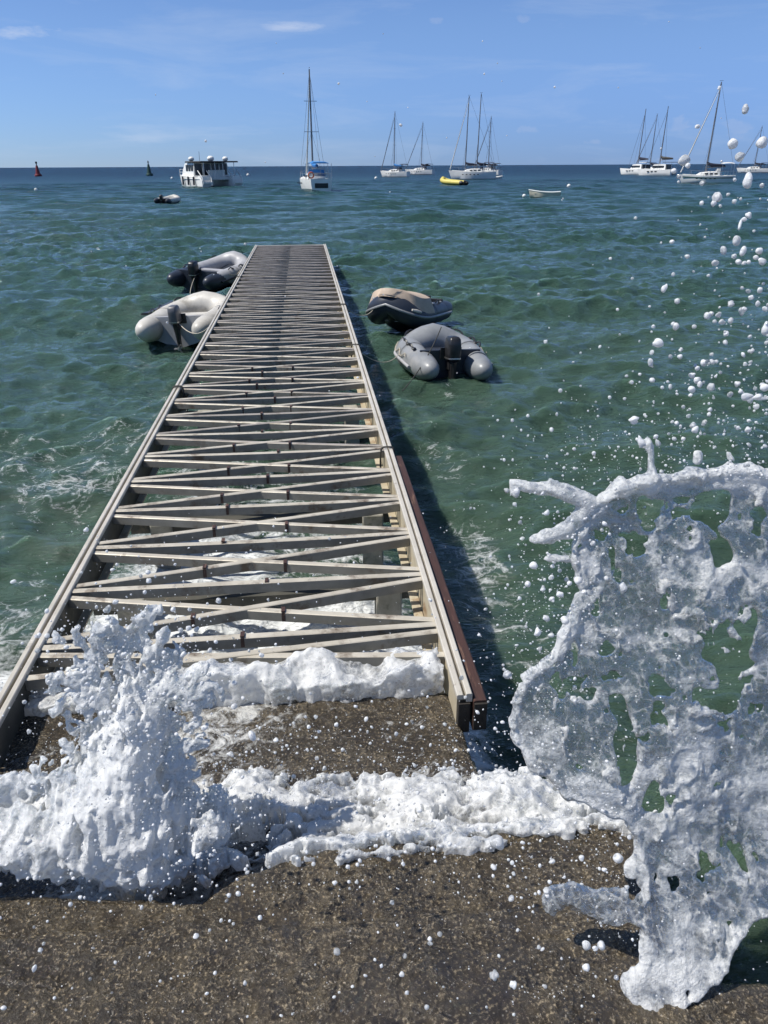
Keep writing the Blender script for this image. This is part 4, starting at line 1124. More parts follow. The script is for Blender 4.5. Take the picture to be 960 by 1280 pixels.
import openvdb
def voxel_mesh(name, field, foamv, org, vx, m, ymid=None):
    """surface of field > 0 on a voxel grid (field in metres, positive inside)"""
    g = openvdb.FloatGrid(1.0)
    f = (-field / vx).astype(np.float32)
    # closed at the borders
    f[0] = f[-1] = 1; f[:, 0] = f[:, -1] = 1; f[:, :, 0] = f[:, :, -1] = 1
    f = np.clip(f, -3, 1)
    g.copyFromArray(np.ascontiguousarray(f), ijk=(0, 0, 0), tolerance=0.0)
    pts, tri, quads = g.convertToPolygons(isovalue=0.0, adaptivity=0.0)
    ix = np.clip(np.round(pts).astype(int), 0, np.array(f.shape) - 1)
    fo = foamv[ix[:, 0], ix[:, 1], ix[:, 2]]
    co = pts * vx + np.array(org)
    if ymid is not None:
        co[:, 1] += ymid(co[:, 0], co[:, 2])
    quads = quads[:, ::-1]
    me = bpy.data.meshes.new(name)
    base = co.mean(0) * np.array([1, 1, 0]) + np.array([0, 0, co[:, 2].min()])
    me.vertices.add(len(co)); me.vertices.foreach_set('co', (co - base).astype(np.float32).reshape(-1))
    me.loops.add(quads.size); me.polygons.add(len(quads))
    me.loops.foreach_set('vertex_index', quads.astype(np.int32).reshape(-1))
    me.polygons.foreach_set('loop_start', np.arange(0, quads.size, 4, dtype=np.int32))
    at = me.attributes.new('foam', 'FLOAT', 'POINT'); at.data.foreach_set('value', fo.astype(np.float32))
    me.update(calc_edges=True); me.validate(); me.shade_smooth()
    me.materials.append(m)
    o = bpy.data.objects.new(name, me); COL.objects.link(o); o.location = tuple(base)
    print(name, len(co), 'verts')
    return o

def caps(chains, u, v, best):
    for ch in chains:
        for (x0, y0, r0), (x1, y1, r1) in zip(ch, ch[1:] if len(ch) > 1 else ch):
            dx, dy = x1 - x0, y1 - y0
            t = np.clip(((u - x0) * dx + (v - y0) * dy) / (dx * dx + dy * dy + 1e-9), 0, 1)
            d = (r0 + (r1 - r0) * t) - np.hypot(u - x0 - t * dx, v - y0 - t * dy)
            best = np.maximum(best, d)
    return best

def sstep(a, b, x):
    t = np.clip((x - a) / (b - a), 0, 1); return t * t * (3 - 2 * t)

def holes(u, v, spec):
    r = np.zeros_like(u)
    for c in spec: r = np.maximum(r, blob(u, v, *c))
    return r
def blob(u, v, cx, cy, rx, ry):
    return np.exp(-((u - cx) / rx) ** 2 - ((v - cy) / ry) ** 2)

# --- right-hand splash: a leaning, lumpy sheet of water thrown up beside the step
VX = 0.0052
ymR = lambda X, Z: 1.33 + 0.40 * (Z - 0.6) - 0.40 * np.clip(0.95 - Z, 0, 1) + 0.05 * np.sin(X * 4.0)
x0, x1, z0, z1 = 0.22, 1.72, 0.44, 2.02
nx, nz, ny = int((x1 - x0) / VX), int((z1 - z0) / VX), int(0.40 / VX)
gx = x0 + np.arange(nx) * VX; gz = z0 + np.arange(nz) * VX
GX, GZ = np.meshgrid(gx, gz, indexing='ij')
U, V, ZC = proj(GX, ymR(GX, GZ), GZ)
ppm = FPX / ZC
wu = U + 7 * fbm2(GX * 14, GZ * 14, 3, 51) + 3 * fbm2(GX * 45, GZ * 45, 2, 52)
wv = V + 7 * fbm2(GX * 14, GZ * 14, 3, 53) + 3 * fbm2(GX * 45, GZ * 45, 2, 54)
POLY_R = [(742, 612), (762, 592), (785, 586), (806, 577), (828, 588), (860, 582), (890, 585), (925, 578), (960, 582), (1010, 575), (1090, 600), (1200, 800), (1200, 1150), (1060, 1180), (985, 1150), (948, 1165), (925, 1200), (905, 1236), (868, 1258), (832, 1268), (800, 1262), (780, 1244), (776, 1224), (800, 1214), (803, 1180), (800, 1120), (796, 1080), (793, 1048), (772, 1022), (742, 1004), (700, 988), (664, 962), (644, 930), (637, 900), (642, 868), (652, 845), (672, 826), (692, 812), (706, 788), (716, 762), (736, 745), (746, 735), (738, 712), (726, 690), (720, 664), (728, 640)]
CH_R = [[(643, 600, 6), (660, 603, 8), (685, 603, 9), (708, 608, 11), (724, 619, 13), (736, 628, 10), (748, 615, 9), (765, 600, 12)],
        [(727, 628, 12), (718, 645, 11), (708, 660, 9), (690, 665, 7), (672, 671, 8), (664, 672, 7)],
        [(645, 603, 6), (644, 616, 4)], [(677, 697, 3), (690, 692, 5), (707, 695, 4), (712, 698, 3)],
        [(722, 665, 5), (720, 690, 5), (722, 700, 9)], [(732, 705, 7), (738, 730, 7)],
        [(806, 578, 7), (803, 560, 5), (801, 546, 4)], [(722, 700, 7), (726, 720, 6), (735, 738, 6)],
        [(778, 610, 9), (780, 640, 6), (778, 662, 4), (780, 690, 4), (773, 700, 8), (772, 715, 9), (777, 732, 6)],
        [(930, 1110, 9), (942, 1135, 9), (932, 1160, 8), (905, 1185, 9), (893, 1200, 7)],
        [(800, 1085, 12), (790, 1092, 11)], [(868, 575, 6), (870, 566, 5)], [(906, 565, 3), (908, 574, 5)],
        [(692, 820, 7), (700, 800, 6), (727, 750, 8)]]
S = sdf(POLY_R, wu, wv)
film = caps([[(705, 1138, 23), (740, 1132, 20), (800, 1140, 24)]], wu, wv, np.full_like(S, -1e3))
S2 = np.maximum(caps(CH_R, wu, wv, S), film) / ppm            # metres
S = S / ppm
lim = (1.66 - GX + 0.05 * fbm2(GX * 9, GZ * 9, 3, 191)) * 0.7
S = np.minimum(S, lim); S2 = np.minimum(S2, lim)
edge = S2
# film areas and open holes
hu = U + 26 * fbm2(GX * 13, GZ * 13, 4, 55, 0.62); hv = V + 26 * fbm2(GX * 13, GZ * 13, 4, 56, 0.62)
thin = np.zeros_like(S)
for c in ((790, 652, 30, 32), (845, 655, 26, 22), (760, 655, 14, 26), (762, 742, 22, 22), (800, 705, 20, 18), (880, 650, 26, 22), (935, 665, 30, 40), (735, 840, 62, 40), (790, 790, 30, 36), (700, 880, 30, 30), (830, 760, 22, 18), (890, 800, 30, 34), (878, 1130, 26, 34), (830, 1160, 20, 30), (735, 1138, 44, 22), (790, 900, 40, 24), (930, 760, 24, 20)):
    thin = np.maximum(thin, blob(hu, hv, *c))
hole = np.zeros_like(S)
for c in ((900, 866, 36, 24), (822, 862, 20, 14), (818, 892, 18, 12), (893, 795, 16, 20), (768, 812, 12, 10), (806, 645, 13, 9), (905, 905, 12, 8), (790, 668, 15, 12), (846, 640, 15, 9), (756, 668, 8, 12), (768, 702, 8, 16), (944, 652, 12, 20), (730, 640, 5, 5)):
    hole = np.maximum(hole, blob(hu, hv, *c))
nz1 = fbm2(GX * 18, GZ * 18, 4, 61)
nz2 = fbm2(GX * 7, GZ * 7, 3, 62)
wx = GX + 0.035 * fbm2(GX * 9, GZ * 9, 3, 64); wz = GZ + 0.035 * fbm2(GX * 9, GZ * 9, 3, 65)
def ridge(x, y, o, sd, k=2.6): return 1 - np.abs(fbm2(x, y, o, sd)) * k
r1 = ridge(wx * 8.5, wz * 6.5, 2, 63, 3.2)
r2 = ridge(wx * 21, wz * 17, 3, 66, 2.9)
r3 = ridge(wx * 46, wz * 40, 2, 67, 2.6)
topz = sstep(880, 620, V)
body = np.maximum(blob(U, V, 850, 985, 150, 95), np.maximum(blob(U, V, 920, 720, 110, 45), np.maximum(sstep(622, 598, V) * (U > 745), blob(U, V, 860, 1190, 70, 60))))
body = np.maximum(body, blob(U, V, 680, 930, 50, 60) * 0.8)
rim = np.exp(-((edge - 0.014) / 0.013) ** 2)
hmask = np.clip((fbm2(wx * 7.5, wz * 6.5, 3, 68) + 0.05 * topz - 0.22 * body - 0.20 * rim - 0.10 * sstep(1020, 1080, V) - 0.25) * 5, 0, 1)
hmask = np.maximum(hmask, np.clip((hole - 0.40) * 5, 0, 1) * (1 - rim))
hmask = np.maximum(hmask, np.clip((fbm2(wx * 26, wz * 24, 3, 69) - 0.36 - 0.25 * body) * 8, 0, 1) * 0.9)
hmask = hmask * (S > 0.004)
TA = np.where(S > 0, 0.0052 + 0.0028 * nz1 + 0.007 * body * (1 + nz2) + 0.008 * rim, np.clip(edge, -1, 0.014) + 0.003)
TA = TA - 0.030 * hmask
TA = np.where(film > -2, TA - 0.030 * np.clip(fbm2(wx * 16, wz * 14, 3, 90) - 0.02, 0, 1), TA)
TB = 0.011 * (r1 - 0.66) + 0.009 * (r2 - 0.58) + 0.007 * body * (0.6 + 0.8 * r2) + 0.013 * rim + 0.004 * r3 - 0.0055
TB = np.where(S > 0, TB - 0.016 * np.clip(hole - 0.4, 0, 1), -0.02)
rr_ = random.Random(9); ring = np.zeros_like(S)
for k_ in range(60):
    cx_, cy_, rad_ = rr_.uniform(665, 960), rr_.uniform(610, 1230), rr_.choice([3, 4, 5, 6, 8, 10, 14, 18])
    dd_ = np.hypot(U - cx_, (V - cy_) * rr_.uniform(0.8, 1.2))
    ring = np.maximum(ring, np.exp(-((dd_ - rad_) / (1.5 + rad_ * 0.09)) ** 2) * rr_.uniform(0.5, 1))
TA = TA + 0.006 * ring * (S > 0.01)
cl_ = np.clip(edge, 0, 0.02) / 0.02
TA = np.where(edge > 0, np.minimum(TA, 0.004 + 0.02 * np.sqrt(cl_)), np.minimum(edge, -0.001))
relA = 0.065 * fbm2(GX * 2.6, GZ * 2.6, 2, 71) + 0.022 * fbm2(GX * 8, GZ * 8, 3, 72) * sstep(0, 0.05, S)
relB = relA - 0.010 + 0.030 * fbm2(GX * 5, GZ * 5, 3, 73) * sstep(0, 0.06, S)
yy = (np.arange(ny) - ny / 2) * VX
sh = (nx, ny, nz)
n3 = 0.5 * (0.7 - 2 * np.abs(noise3(sh, (0.05, 0.05, 0.10), 1, VX))) + 0.35 * (0.7 - 2 * np.abs(noise3(sh, (0.026, 0.026, 0.045), 2, VX))) + 0.25 * noise3(sh, 0.013, 3, VX)
ampA = 0.0018 + 0.006 * body; ampB = 0.004 + 0.006 * body
Y3 = yy[None, :, None]
fA = TA[:, None, :] - np.abs(Y3 - relA[:, None, :]) + n3 * ampA[:, None, :]
fB = TB[:, None, :] - np.abs(Y3 - relB[:, None, :]) + n3 * ampB[:, None, :]
fld = np.maximum(fA, fB)
fld = np.where((edge > -0.012)[:, None, :], fld, -0.02)
flow = fbm2(wx * 7, wz * 18, 5, 81, 0.65)
foamA = 0.13 + 0.42 * rim + 1.0 * np.clip(flow, -0.3, 1) + 0.30 * ring + 0.38 * body - 0.30 * thin + 0.16 * nz1 + 0.5 * np.clip(r3 - 0.7, 0, 1)
foamA = np.where(S <= 0, 0.55 + 0.3 * nz1, foamA)
foamA = np.where(film > -2, foamA * 0.22, foamA)
foamB = 0.38 + 0.35 * nz1 + 0.25 * rim + 0.2 * flow
foam3 = np.clip(np.where(fB > fA, foamB[:, None, :], foamA[:, None, :]) + 0.20 * n3, 0, 1)
rs = voxel_mesh('water_splash', fld, foam3, (x0, -ny / 2 * VX, z0), VX, M['spray'], ymR)
tag(rs, 'tall translucent sheet of splashing sea water filling the right side above the concrete', 'splash')
del fld, n3, foam3, fA, fB

# --- left-hand splash: a white column of froth
VX = 0.0047
ymL = lambda X, Z: 1.86 + 0.30 * (Z - 0.5)
x0, x1, z0, z1 = -1.72, -0.18, 0.40, 1.46
nx, nz, ny = int((x1 - x0) / VX), int((z1 - z0) / VX), int(0.44 / VX)
gx = x0 + np.arange(nx) * VX; gz = z0 + np.arange(nz) * VX
GX, GZ = np.meshgrid(gx, gz, indexing='ij')
U, V, ZC = proj(GX, ymL(GX, GZ), GZ); ppm = FPX / ZC
wu = U + 9 * fbm2(GX * 14, GZ * 14, 3, 151) + 8 * fbm2(GX * 45, GZ * 45, 2, 152)
wv = V + 9 * fbm2(GX * 14, GZ * 14, 3, 153) + 8 * fbm2(GX * 45, GZ * 45, 2, 154)
POLY_L = [(-200, 990), (0, 985), (50, 975), (84, 950), (90, 938), (108, 910), (118, 888), (104, 870), (104, 858), (118, 846), (130, 836), (134, 818), (142, 812), (165, 816), (178, 826), (190, 842), (204, 858), (226, 872), (232, 888), (224, 905), (222, 930), (236, 960), (250, 985), (285, 990), (300, 1040), (260, 1072), (235, 1095), (205, 1112), (150, 1118), (95, 1114), (108, 1092), (40, 1092), (-200, 1090)]
CH_L = [[(66, 851, 7), (82, 856, 4), (104, 858, 8)], [(135, 815, 8), (130, 800, 6), (127, 788, 5), (131, 779, 7)],
        [(150, 810, 8), (159, 795, 5), (168, 785, 5), (176, 778, 7), (186, 769, 9), (196, 765, 6), (204, 760, 6)],
        [(165, 812, 9), (172, 797, 9), (179, 785, 8), (183, 772, 8)], [(188, 840, 12), (197, 812, 7), (205, 800, 6), (209, 791, 5)],
        [(118, 845, 7), (112, 818, 5), (101, 801, 8), (95, 795, 6)], [(212, 850, 8), (222, 828, 5), (226, 812, 5)],
        [(235, 870, 8), (262, 862, 6), (280, 868, 4)], [(50, 976, 6), (68, 962, 3), (78, 957, 3)], [(72, 795, 6)] * 2, [(105, 793, 5)] * 2]
rt = random.Random(5)
for (cx0, cy0) in [(112, 842), (125, 822), (140, 808), (155, 808), (168, 812), (185, 824), (200, 840), (215, 852), (235, 862), (245, 878), (238, 900), (104, 870), (115, 890), (100, 920), (88, 945), (60, 975), (30, 978), (5, 985), (230, 930), (236, 960), (110, 850), (178, 815), (148, 806), (192, 832), (225, 858), (100, 1110), (170, 1115), (220, 1100), (60, 1092)]:
    for q_ in range(3):
        an = math.atan2(cy0 - 960, cx0 - 165) + rt.gauss(0, 0.5); ln_ = rt.uniform(10, 46); r0_ = rt.uniform(3.5, 7)
        ch_ = [(cx0 - 6 * math.cos(an), cy0 - 6 * math.sin(an), r0_ + 3)]
        for k_ in range(1, 4):
            an += rt.gauss(0, 0.45)
            ch_.append((ch_[-1][0] + ln_ / 3 * math.cos(an), ch_[-1][1] + ln_ / 3 * math.sin(an), r0_ * (1 - 0.2 * k_)))
        ch_[-1] = (ch_[-1][0], ch_[-1][1], r0_ * rt.uniform(0.5, 1.2))
        CH_L.append(ch_)
S = sdf(POLY_L, wu, wv)
edge = caps(CH_L, wu, wv, S) / ppm; S = S / ppm
lim = (GX + 1.62 + 0.05 * fbm2(GX * 9, GZ * 9, 3, 190)) * 0.6
S = np.minimum(S, lim); edge = np.minimum(edge, lim)
nz1 = fbm2(GX * 18, GZ * 18, 4, 161); nz2 = fbm2(GX * 6, GZ * 6, 3, 162)
yy = (np.arange(ny) - ny / 2) * VX; sh = (nx, ny, nz); Y3 = yy[None, :, None]
n3 = 0.6 * (0.7 - 2 * np.abs(noise3(sh, (0.06, 0.06, 0.14), 11, VX))) + 0.42 * (0.7 - 2 * np.abs(noise3(sh, (0.028, 0.028, 0.055), 12, VX))) + 0.26 * noise3(sh, 0.015, 13, VX)
fld = np.full(sh, -0.05, np.float32); fo3 = np.zeros(sh, np.float32)
up = sstep(990, 830, V)
for li, (off, thk) in enumerate(((0.075, 0.020), (0.0, 0.026), (-0.070, 0.016))):
    wx = GX + 0.03 * fbm2(GX * 10, GZ * 8, 3, 163 + li * 9); wz = GZ + 0.03 * fbm2(GX * 10, GZ * 8, 3, 164 + li * 9)
    hcut = np.clip((fbm2(wx * 13, wz * 9, 4, 165 + li * 9, 0.6) - 0.02 - 0.30 * sstep(0.01, 0.13, edge) + (0.16 if li != 1 else 0.07) * up) * 7, 0, 1)
    rg1 = 1 - np.abs(fbm2(wx * 15, wz * 9, 3, 166 + li * 9)) * 2.8
    e2 = edge - (0.0 if li == 1 else 0.012 + 0.03 * (li == 2))
    T = np.where(S > 0, thk * (0.7 + 0.5 * nz2) + 0.040 * sstep(0.05, 0.16, edge), 0.0)
    T = T * np.sqrt(np.clip(e2, 0, 0.03) / 0.03) + 0.010 * np.clip(rg1, -0.6, 1) - 0.055 * hcut
    if li == 1:
        T = np.where((S <= 0.004) & (edge > 0), np.maximum(T, np.clip(edge, 0, 0.016) + 0.002), T)
    T = np.where(e2 > 0, T, np.minimum(e2, -0.001))
    rel = off * (0.3 + sstep(0, 0.15, edge)) + 0.045 * fbm2(GX * 4, GZ * 4, 3, 171 + li) + 0.022 * fbm2(GX * 12, GZ * 10, 3, 181 + li)
    amp = 0.004 + 0.020 * sstep(0.0, 0.07, S)
    f1 = T[:, None, :] - np.abs(Y3 - rel[:, None, :]) + n3 * amp[:, None, :]
    m1 = f1 > fld
    fld = np.where(m1, f1, fld)
    fo = 0.38 + 0.34 * sstep(0.0, 0.10, edge) + 0.35 * nz1 + 0.18 * rg1 - 0.06 * (li == 2)
    fo3 = np.where(m1, fo[:, None, :], fo3)
fld = np.where((edge > -0.014)[:, None, :], fld, -0.02)
ls = voxel_mesh('water_splash', fld, np.clip(fo3 + 0.2 * n3, 0, 1), (x0, -ny / 2 * VX, z0), VX, M['froth'], ymL)
tag(ls, 'white frothy burst of sea water shooting up on the left over the concrete landing', 'splash')
del fld, n3

# --- foam wash rolling over the landing between the two splashes
VX = 0.0065
x0, x1, y0, y1, z0, z1 = -0.75, 1.25, 1.66, 2.50, 0.40, 0.80
nx, ny, nz = int((x1 - x0) / VX), int((y1 - y0) / VX), int((z1 - z0) / VX)
gx = x0 + np.arange(nx) * VX; gy = y0 + np.arange(ny) * VX
GX, GY = np.meshgrid(gx, gy, indexing='ij')
base = 0.60 - 0.13 * sstep(1.86, 2.02, GY)
U, V, ZC = proj(GX, GY, base + 0.04); ppm = FPX / ZC
wu = U + 18 * fbm2(GX * 12, GY * 12, 4, 251, 0.62); wv = V + 11 * fbm2(GX * 14, GY * 14, 5, 253, 0.65)
POLY_W = [(180, 985), (262, 985), (280, 962), (300, 952), (345, 955), (400, 958), (460, 962), (530, 958), (590, 960), (640, 950), (680, 962), (720, 985), (790, 1000), (860, 1030), (800, 1060), (775, 1032), (720, 1030), (650, 1034), (600, 1030), (590, 1034), (630, 1042), (610, 1050), (560, 1052), (500, 1056), (455, 1062), (430, 1070), (400, 1060), (372, 1064), (355, 1056), (340, 1066), (295, 1068), (285, 1050), (262, 1072), (180, 1100)]
S = sdf(POLY_W, wu, wv) / ppm
nz2 = fbm2(GX * 6, GY * 6, 3, 262); nz1 = fbm2(GX * 18, GY * 18, 4, 263)
wrd = 1 - np.abs(fbm2(GX * 13, GY * 16, 3, 264)) * 2.6
whole = np.clip((fbm2(GX * 15 + nz1, GY * 19, 4, 265, 0.62) - 0.06 - 0.30 * sstep(0.02, 0.12, S) + 0.08 * blob(U, V, 560, 1003, 60, 16) - 0.12 * sstep(560, 640, U) + 0.2 * blob(U, V, 330, 1040, 60, 20)) * 6, 0, 1)
top = base + 0.012 + sstep(0, 0.09, S) * (0.032 + 0.060 * nz2) + 0.018 * nz1 + 0.014 * np.clip(wrd, -0.5, 1) - 0.10 * whole
top = top - 0.05 * blob(U, V, 316, 1045, 28, 12) * 2
sh = (nx, ny, nz)
n3 = 0.6 * (0.7 - 2 * np.abs(noise3(sh, (0.12, 0.07, 0.08), 21, VX))) + 0.42 * (0.7 - 2 * np.abs(noise3(sh, (0.05, 0.034, 0.034), 22, VX))) + 0.22 * noise3(sh, 0.018, 23, VX)
zz = z0 + np.arange(nz) * VX
fld = np.minimum(top[:, :, None] - zz[None, None, :], (zz[None, None, :] - (base[:, :, None] - 0.05)))
fld = np.minimum(fld, np.clip(S, -1, 0.08)[:, :, None] * 0.9) + n3 * 0.015
fld = np.where((S > -0.02)[:, :, None], fld, -0.02)
foam2 = 0.38 + 0.4 * nz1 + 0.25 * wrd + 0.25 * sstep(0.03, 0.10, S) - 0.2 * blob(U, V, 560, 1000, 60, 20) - 0.15 * blob(U, V, 660, 1000, 60, 20) - 0.3 * blob(U, V, 400, 1000, 50, 20)
fw = voxel_mesh('foam_wash', fld, np.clip(foam2[:, :, None] + 0.3 * n3, 0, 1), (x0, y0, z0), VX, M['froth'])
tag(fw, 'low white band of foam rolling across the concrete landing between both splashes', 'foam')
del fld, n3

# --- broken water heaped against the far edge of the landing
VX = 0.007
x0, x1, y0, y1, z0, z1 = -1.75, 0.66, 2.70, 3.25, 0.10, 0.74
nx, ny, nz = int((x1 - x0) / VX), int((y1 - y0) / VX), int((z1 - z0) / VX)
gx = x0 + np.arange(nx) * VX; gy = y0 + np.arange(ny) * VX
GX, GY = np.meshgrid(gx, gy, indexing='ij')
nz2 = fbm2(GX * 5, GY * 5, 3, 362); nz1 = fbm2(GX * 16, GY * 16, 4, 363)
e0 = 2.885 - 0.05 * (GX + 1.4) / 2.0 - 0.03 + 0.03 * nz1
top = 0.49 + 0.115 * sstep(-1.0, -0.5, GX) * (0.75 + 0.5 * nz2) + 0.045 * nz2 - 0.40 * sstep(2.98, 3.24, GY) + 0.02 * nz1
sh = (nx, ny, nz)
n3 = 0.6 * noise3(sh, 0.07, 31, VX) + 0.45 * noise3(sh, 0.034, 32, VX) + 0.25 * noise3(sh, 0.017, 33, VX)
zz = z0 + np.arange(nz) * VX
fld = np.minimum(top[:, :, None] - zz[None, None, :], (GY - e0)[:, :, None])
fld = np.minimum(fld, np.minimum(GX - x0 - 0.03, x1 - 0.12 - GX)[:, :, None]) + n3 * 0.020
fo3 = np.clip(0.60 + 0.5 * nz1[:, :, None] + 0.3 * n3, 0, 1)
fw2 = voxel_mesh('foam_surge', fld, fo3, (x0, y0, z0), VX, M['froth'])
tag(fw2, 'white churned water heaped under the near end of the pier against the landing', 'foam')
del fld, n3

# ------------------------------------------------------------------ flying drops
def ico(sub):
    import bmesh
    bm = bmesh.new(); bmesh.ops.create_icosphere(bm, subdivisions=sub, radius=1.0)
    v = np.array([x.co[:] for x in bm.verts]); f = np.array([[q.index for q in fc.verts] for fc in bm.faces]); bm.free()
    return v, f
def drops(name, items, label, m, seed):
    """items: (px, py, distance, radius_px, stretch, angle)"""
    rng = np.random.RandomState(seed)
    VS = []; FS = []; o = 0
    big = ico(3); small = ico(2); tiny = ico(1)
    for (px, py, d, rp, st, an) in items:
        c = at_depth(px, py, d); zc = (c - CAMP) @ _F; rad = rp / FPX * zc
        bv, bf = big if rp > 2.2 else (small if rp > 1.0 else tiny)
        v = bv.copy()
        k = 1 + 0.15 * np.sin(v @ rng.normal(0, 2.0, 3) + rng.uniform(0, 6)) + 0.07 * np.sin(v @ rng.normal(0, 3.8, 3) + rng.uniform(0, 6))
        v = v * k[:, None]
        a = math.cos(an) * _R + math.sin(an) * _U
        loc = v * rad
        al = loc @ a
        neck = 1.0 if st < 1.6 else (1 - 0.35 * np.clip(v @ a, -1, 1))[:, None]
        loc = (loc - al[:, None] * a) * neck + al[:, None] * a * st
        VS.append(loc + c); FS.append(bf + o); o += len(v)
    co = np.concatenate(VS); fc = np.concatenate(FS)
    me = bpy.data.meshes.new(name)
    me.vertices.add(len(co)); me.vertices.foreach_set('co', co.astype(np.float32).reshape(-1))
    me.loops.add(fc.size); me.polygons.add(len(fc))
    me.loops.foreach_set('vertex_index', fc.astype(np.int32).reshape(-1))
    me.polygons.foreach_set('loop_start', np.arange(0, fc.size, 3, dtype=np.int32))
    fo = np.repeat(np.clip(rng.normal(0.62, 0.18, len(items)), 0.25, 1), [len(x) for x in VS])
    at = me.attributes.new('foam', 'FLOAT', 'POINT'); at.data.foreach_set('value', fo.astype(np.float32))
    me.update(calc_edges=True); me.shade_smooth(); me.materials.append(m)
    ob = bpy.data.objects.new(name, me); COL.objects.link(ob)
    return tag(ob, label, 'spray', kind='stuff')
def C(px, py): # points read in the enlarged crop of the right column
    return 760 + px * 200 / 557, 100 + py * 460 / 1280
big_r = [(388, 28, 7, 1, 0), (478, 100, 14, 1.2, 1.2), (312, 162, 8, 1.2, 0), (432, 222, 18, 1.05, 1.5), (532, 218, 20, 1.15, 1.0), (461, 266, 16, 1.2, .7), (268, 280, 20, 1.15, .5), (277, 298, 10, 1, 0), (230, 315, 10, 1.05, 0), (247, 337, 8, 1, 0), (246, 355, 5, 1, 0), (487, 350, 19, 1.5, 1.5), (327, 360, 9, 1, 0), (441, 346, 7, 1, 0), (536, 368, 9, 1, 0), (380, 408, 17, 1.1, 1), (327, 428, 8, 1, 0), (367, 430, 10, 1, 0), (440, 422, 8, 1, 0), (462, 414, 6, 1, 0), (391, 438, 6, 1, 0), (461, 500, 6, 4.2, 1.25), (450, 558, 14, 1.5, 1.4), (403, 592, 12, 1.3, 1.6), (472, 595, 13, 1.5, 1.2), (525, 594, 13, 1.1, 0.5), (454, 633, 10, 1, 0), (490, 633, 8, 1, 0), (515, 617, 9, 1, 0), (533, 635, 9, 1, 0), (223, 563, 7, 1.2, 0), (276, 614, 9, 1, 0), (185, 566, 4, 1, 0), (197, 723, 10, 1.7, 1.1), (228, 676, 7, 1, 0), (298, 666, 5, 1, 0), (85, 690, 6, 1, 0), (9, 621, 6, 1, 0), (96, 480, 6, 1, 0), (348, 819, 13, 1.1, 1.5), (385, 817, 10, 1.2, 1), (371, 840, 7, 1, 0), (466, 804, 13, 1.2, 1.5), (498, 757, 9, 1.1, 0), (529, 731, 11, 1, 0), (522, 778, 10, 1.1, 1), (466, 724, 7, 1, 0), (541, 708, 6, 1, 0), (238, 857, 12, 1.15, 1.2), (158, 857, 7, 1, 0), (33, 798, 7, 1, 0), (145, 788, 5, 1, 0), (412, 883, 10, 1, 0), (494, 892, 7, 1.1, 0), (550, 865, 13, 2, 1.5), (173, 915, 17, 1.25, 0), (223, 902, 5, 1, 0), (152, 947, 8, 1.2, 1.5), (148, 982, 12, 1.3, 1.5), (217, 962, 9, 1, 0), (250, 962, 9, 1.1, .2), (111, 1023, 6, 1, 0), (154, 1043, 10, 1, 0), (333, 983, 12, 1.1, 1), (361, 954, 7, 1, 0), (377, 980, 7, 1, 0), (291, 1028, 11, 1, 0), (311, 1045, 12, 1.1, 0), (291, 1076, 12, 1.2, 2.6), (217, 1067, 9, 1.3, 1.5), (208, 1050, 6, 1, 0), (357, 1069, 15, 1.15, 1.5), (450, 1057, 11, 1, 0), (545, 1068, 14, 1.3, 0), (482, 1100, 14, 1.8, 0.1), (530, 1106, 8, 4, -0.1), (425, 1094, 10, 1.2, 0), (90, 1182, 16, 1.15, .6), (132, 1170, 6, 1, 0), (75, 1232, 5, 1, 0), (115, 1258, 11, 2.2, 2.0), (262, 1138, 8, 1, 0), (304, 1217, 12, 1.3, 1.5), (336, 1190, 10, 1, 0), (384, 1192, 6, 1, 0), (452, 1210, 8, 1, 0), (487, 1216, 11, 1.2, 1.5), (402, 1185, 6, 1, 0), (262, 1248, 8, 1, 0), (167, 1241, 8, 1, 0), (173, 1262, 9, 1.6, 2), (336, 1231, 6, 1, 0), (6, 1105, 7, 1, 0)]
items = []
rd = random.Random(21)
for cx, cy, r_, st, an in big_r:
    px, py = C(cx, cy); items.append((px, py, rd.uniform(1.35, 1.75), r_ * 0.32, st, an))
for px, py, r_, st, an in [(646, 614, 4, 1.2, 1.5), (741, 550, 2, 1, 0), (634, 613, 3, 1, 0), (666, 707, 5, 1, 0), (660, 730, 3.5, 1, 0), (700, 743, 4, 1, 0), (690, 749, 3.5, 1, 0), (758, 723, 3, 1, 0), (683, 773, 4, 1.4, 2.4), (706, 775, 5, 1, 0), (634, 843, 5, 1, 0), (672, 790, 4, 1.6, 1.5), (649, 748, 2.5, 1, 0), (779, 734, 4.5, 1.2, 1.5), (830, 708, 3, 1, 0), (712, 729, 3, 1, 0), (723, 726, 5, 1, 0), (737, 741, 4, 1, 0), (730, 740, 3, 1, 0), (733, 1182, 6, 1, 0), (751, 1182, 5, 1, 0), (733, 1210, 4.5, 1, 0), (642, 1231, 4.5, 1, 0), (770, 1222, 3, 1, 0), (683, 1113, 4, 1, 0), (687, 1103, 2.5, 1, 0), (727, 1073, 3.5, 1, 0), (622, 1053, 8, 1.3, 2.2), (773, 1073, 6, 1.2, 0.6), (602, 1036, 3, 1, 0)]:
    items.append((px, py, rd.uniform(1.35, 1.75), r_, st, an))
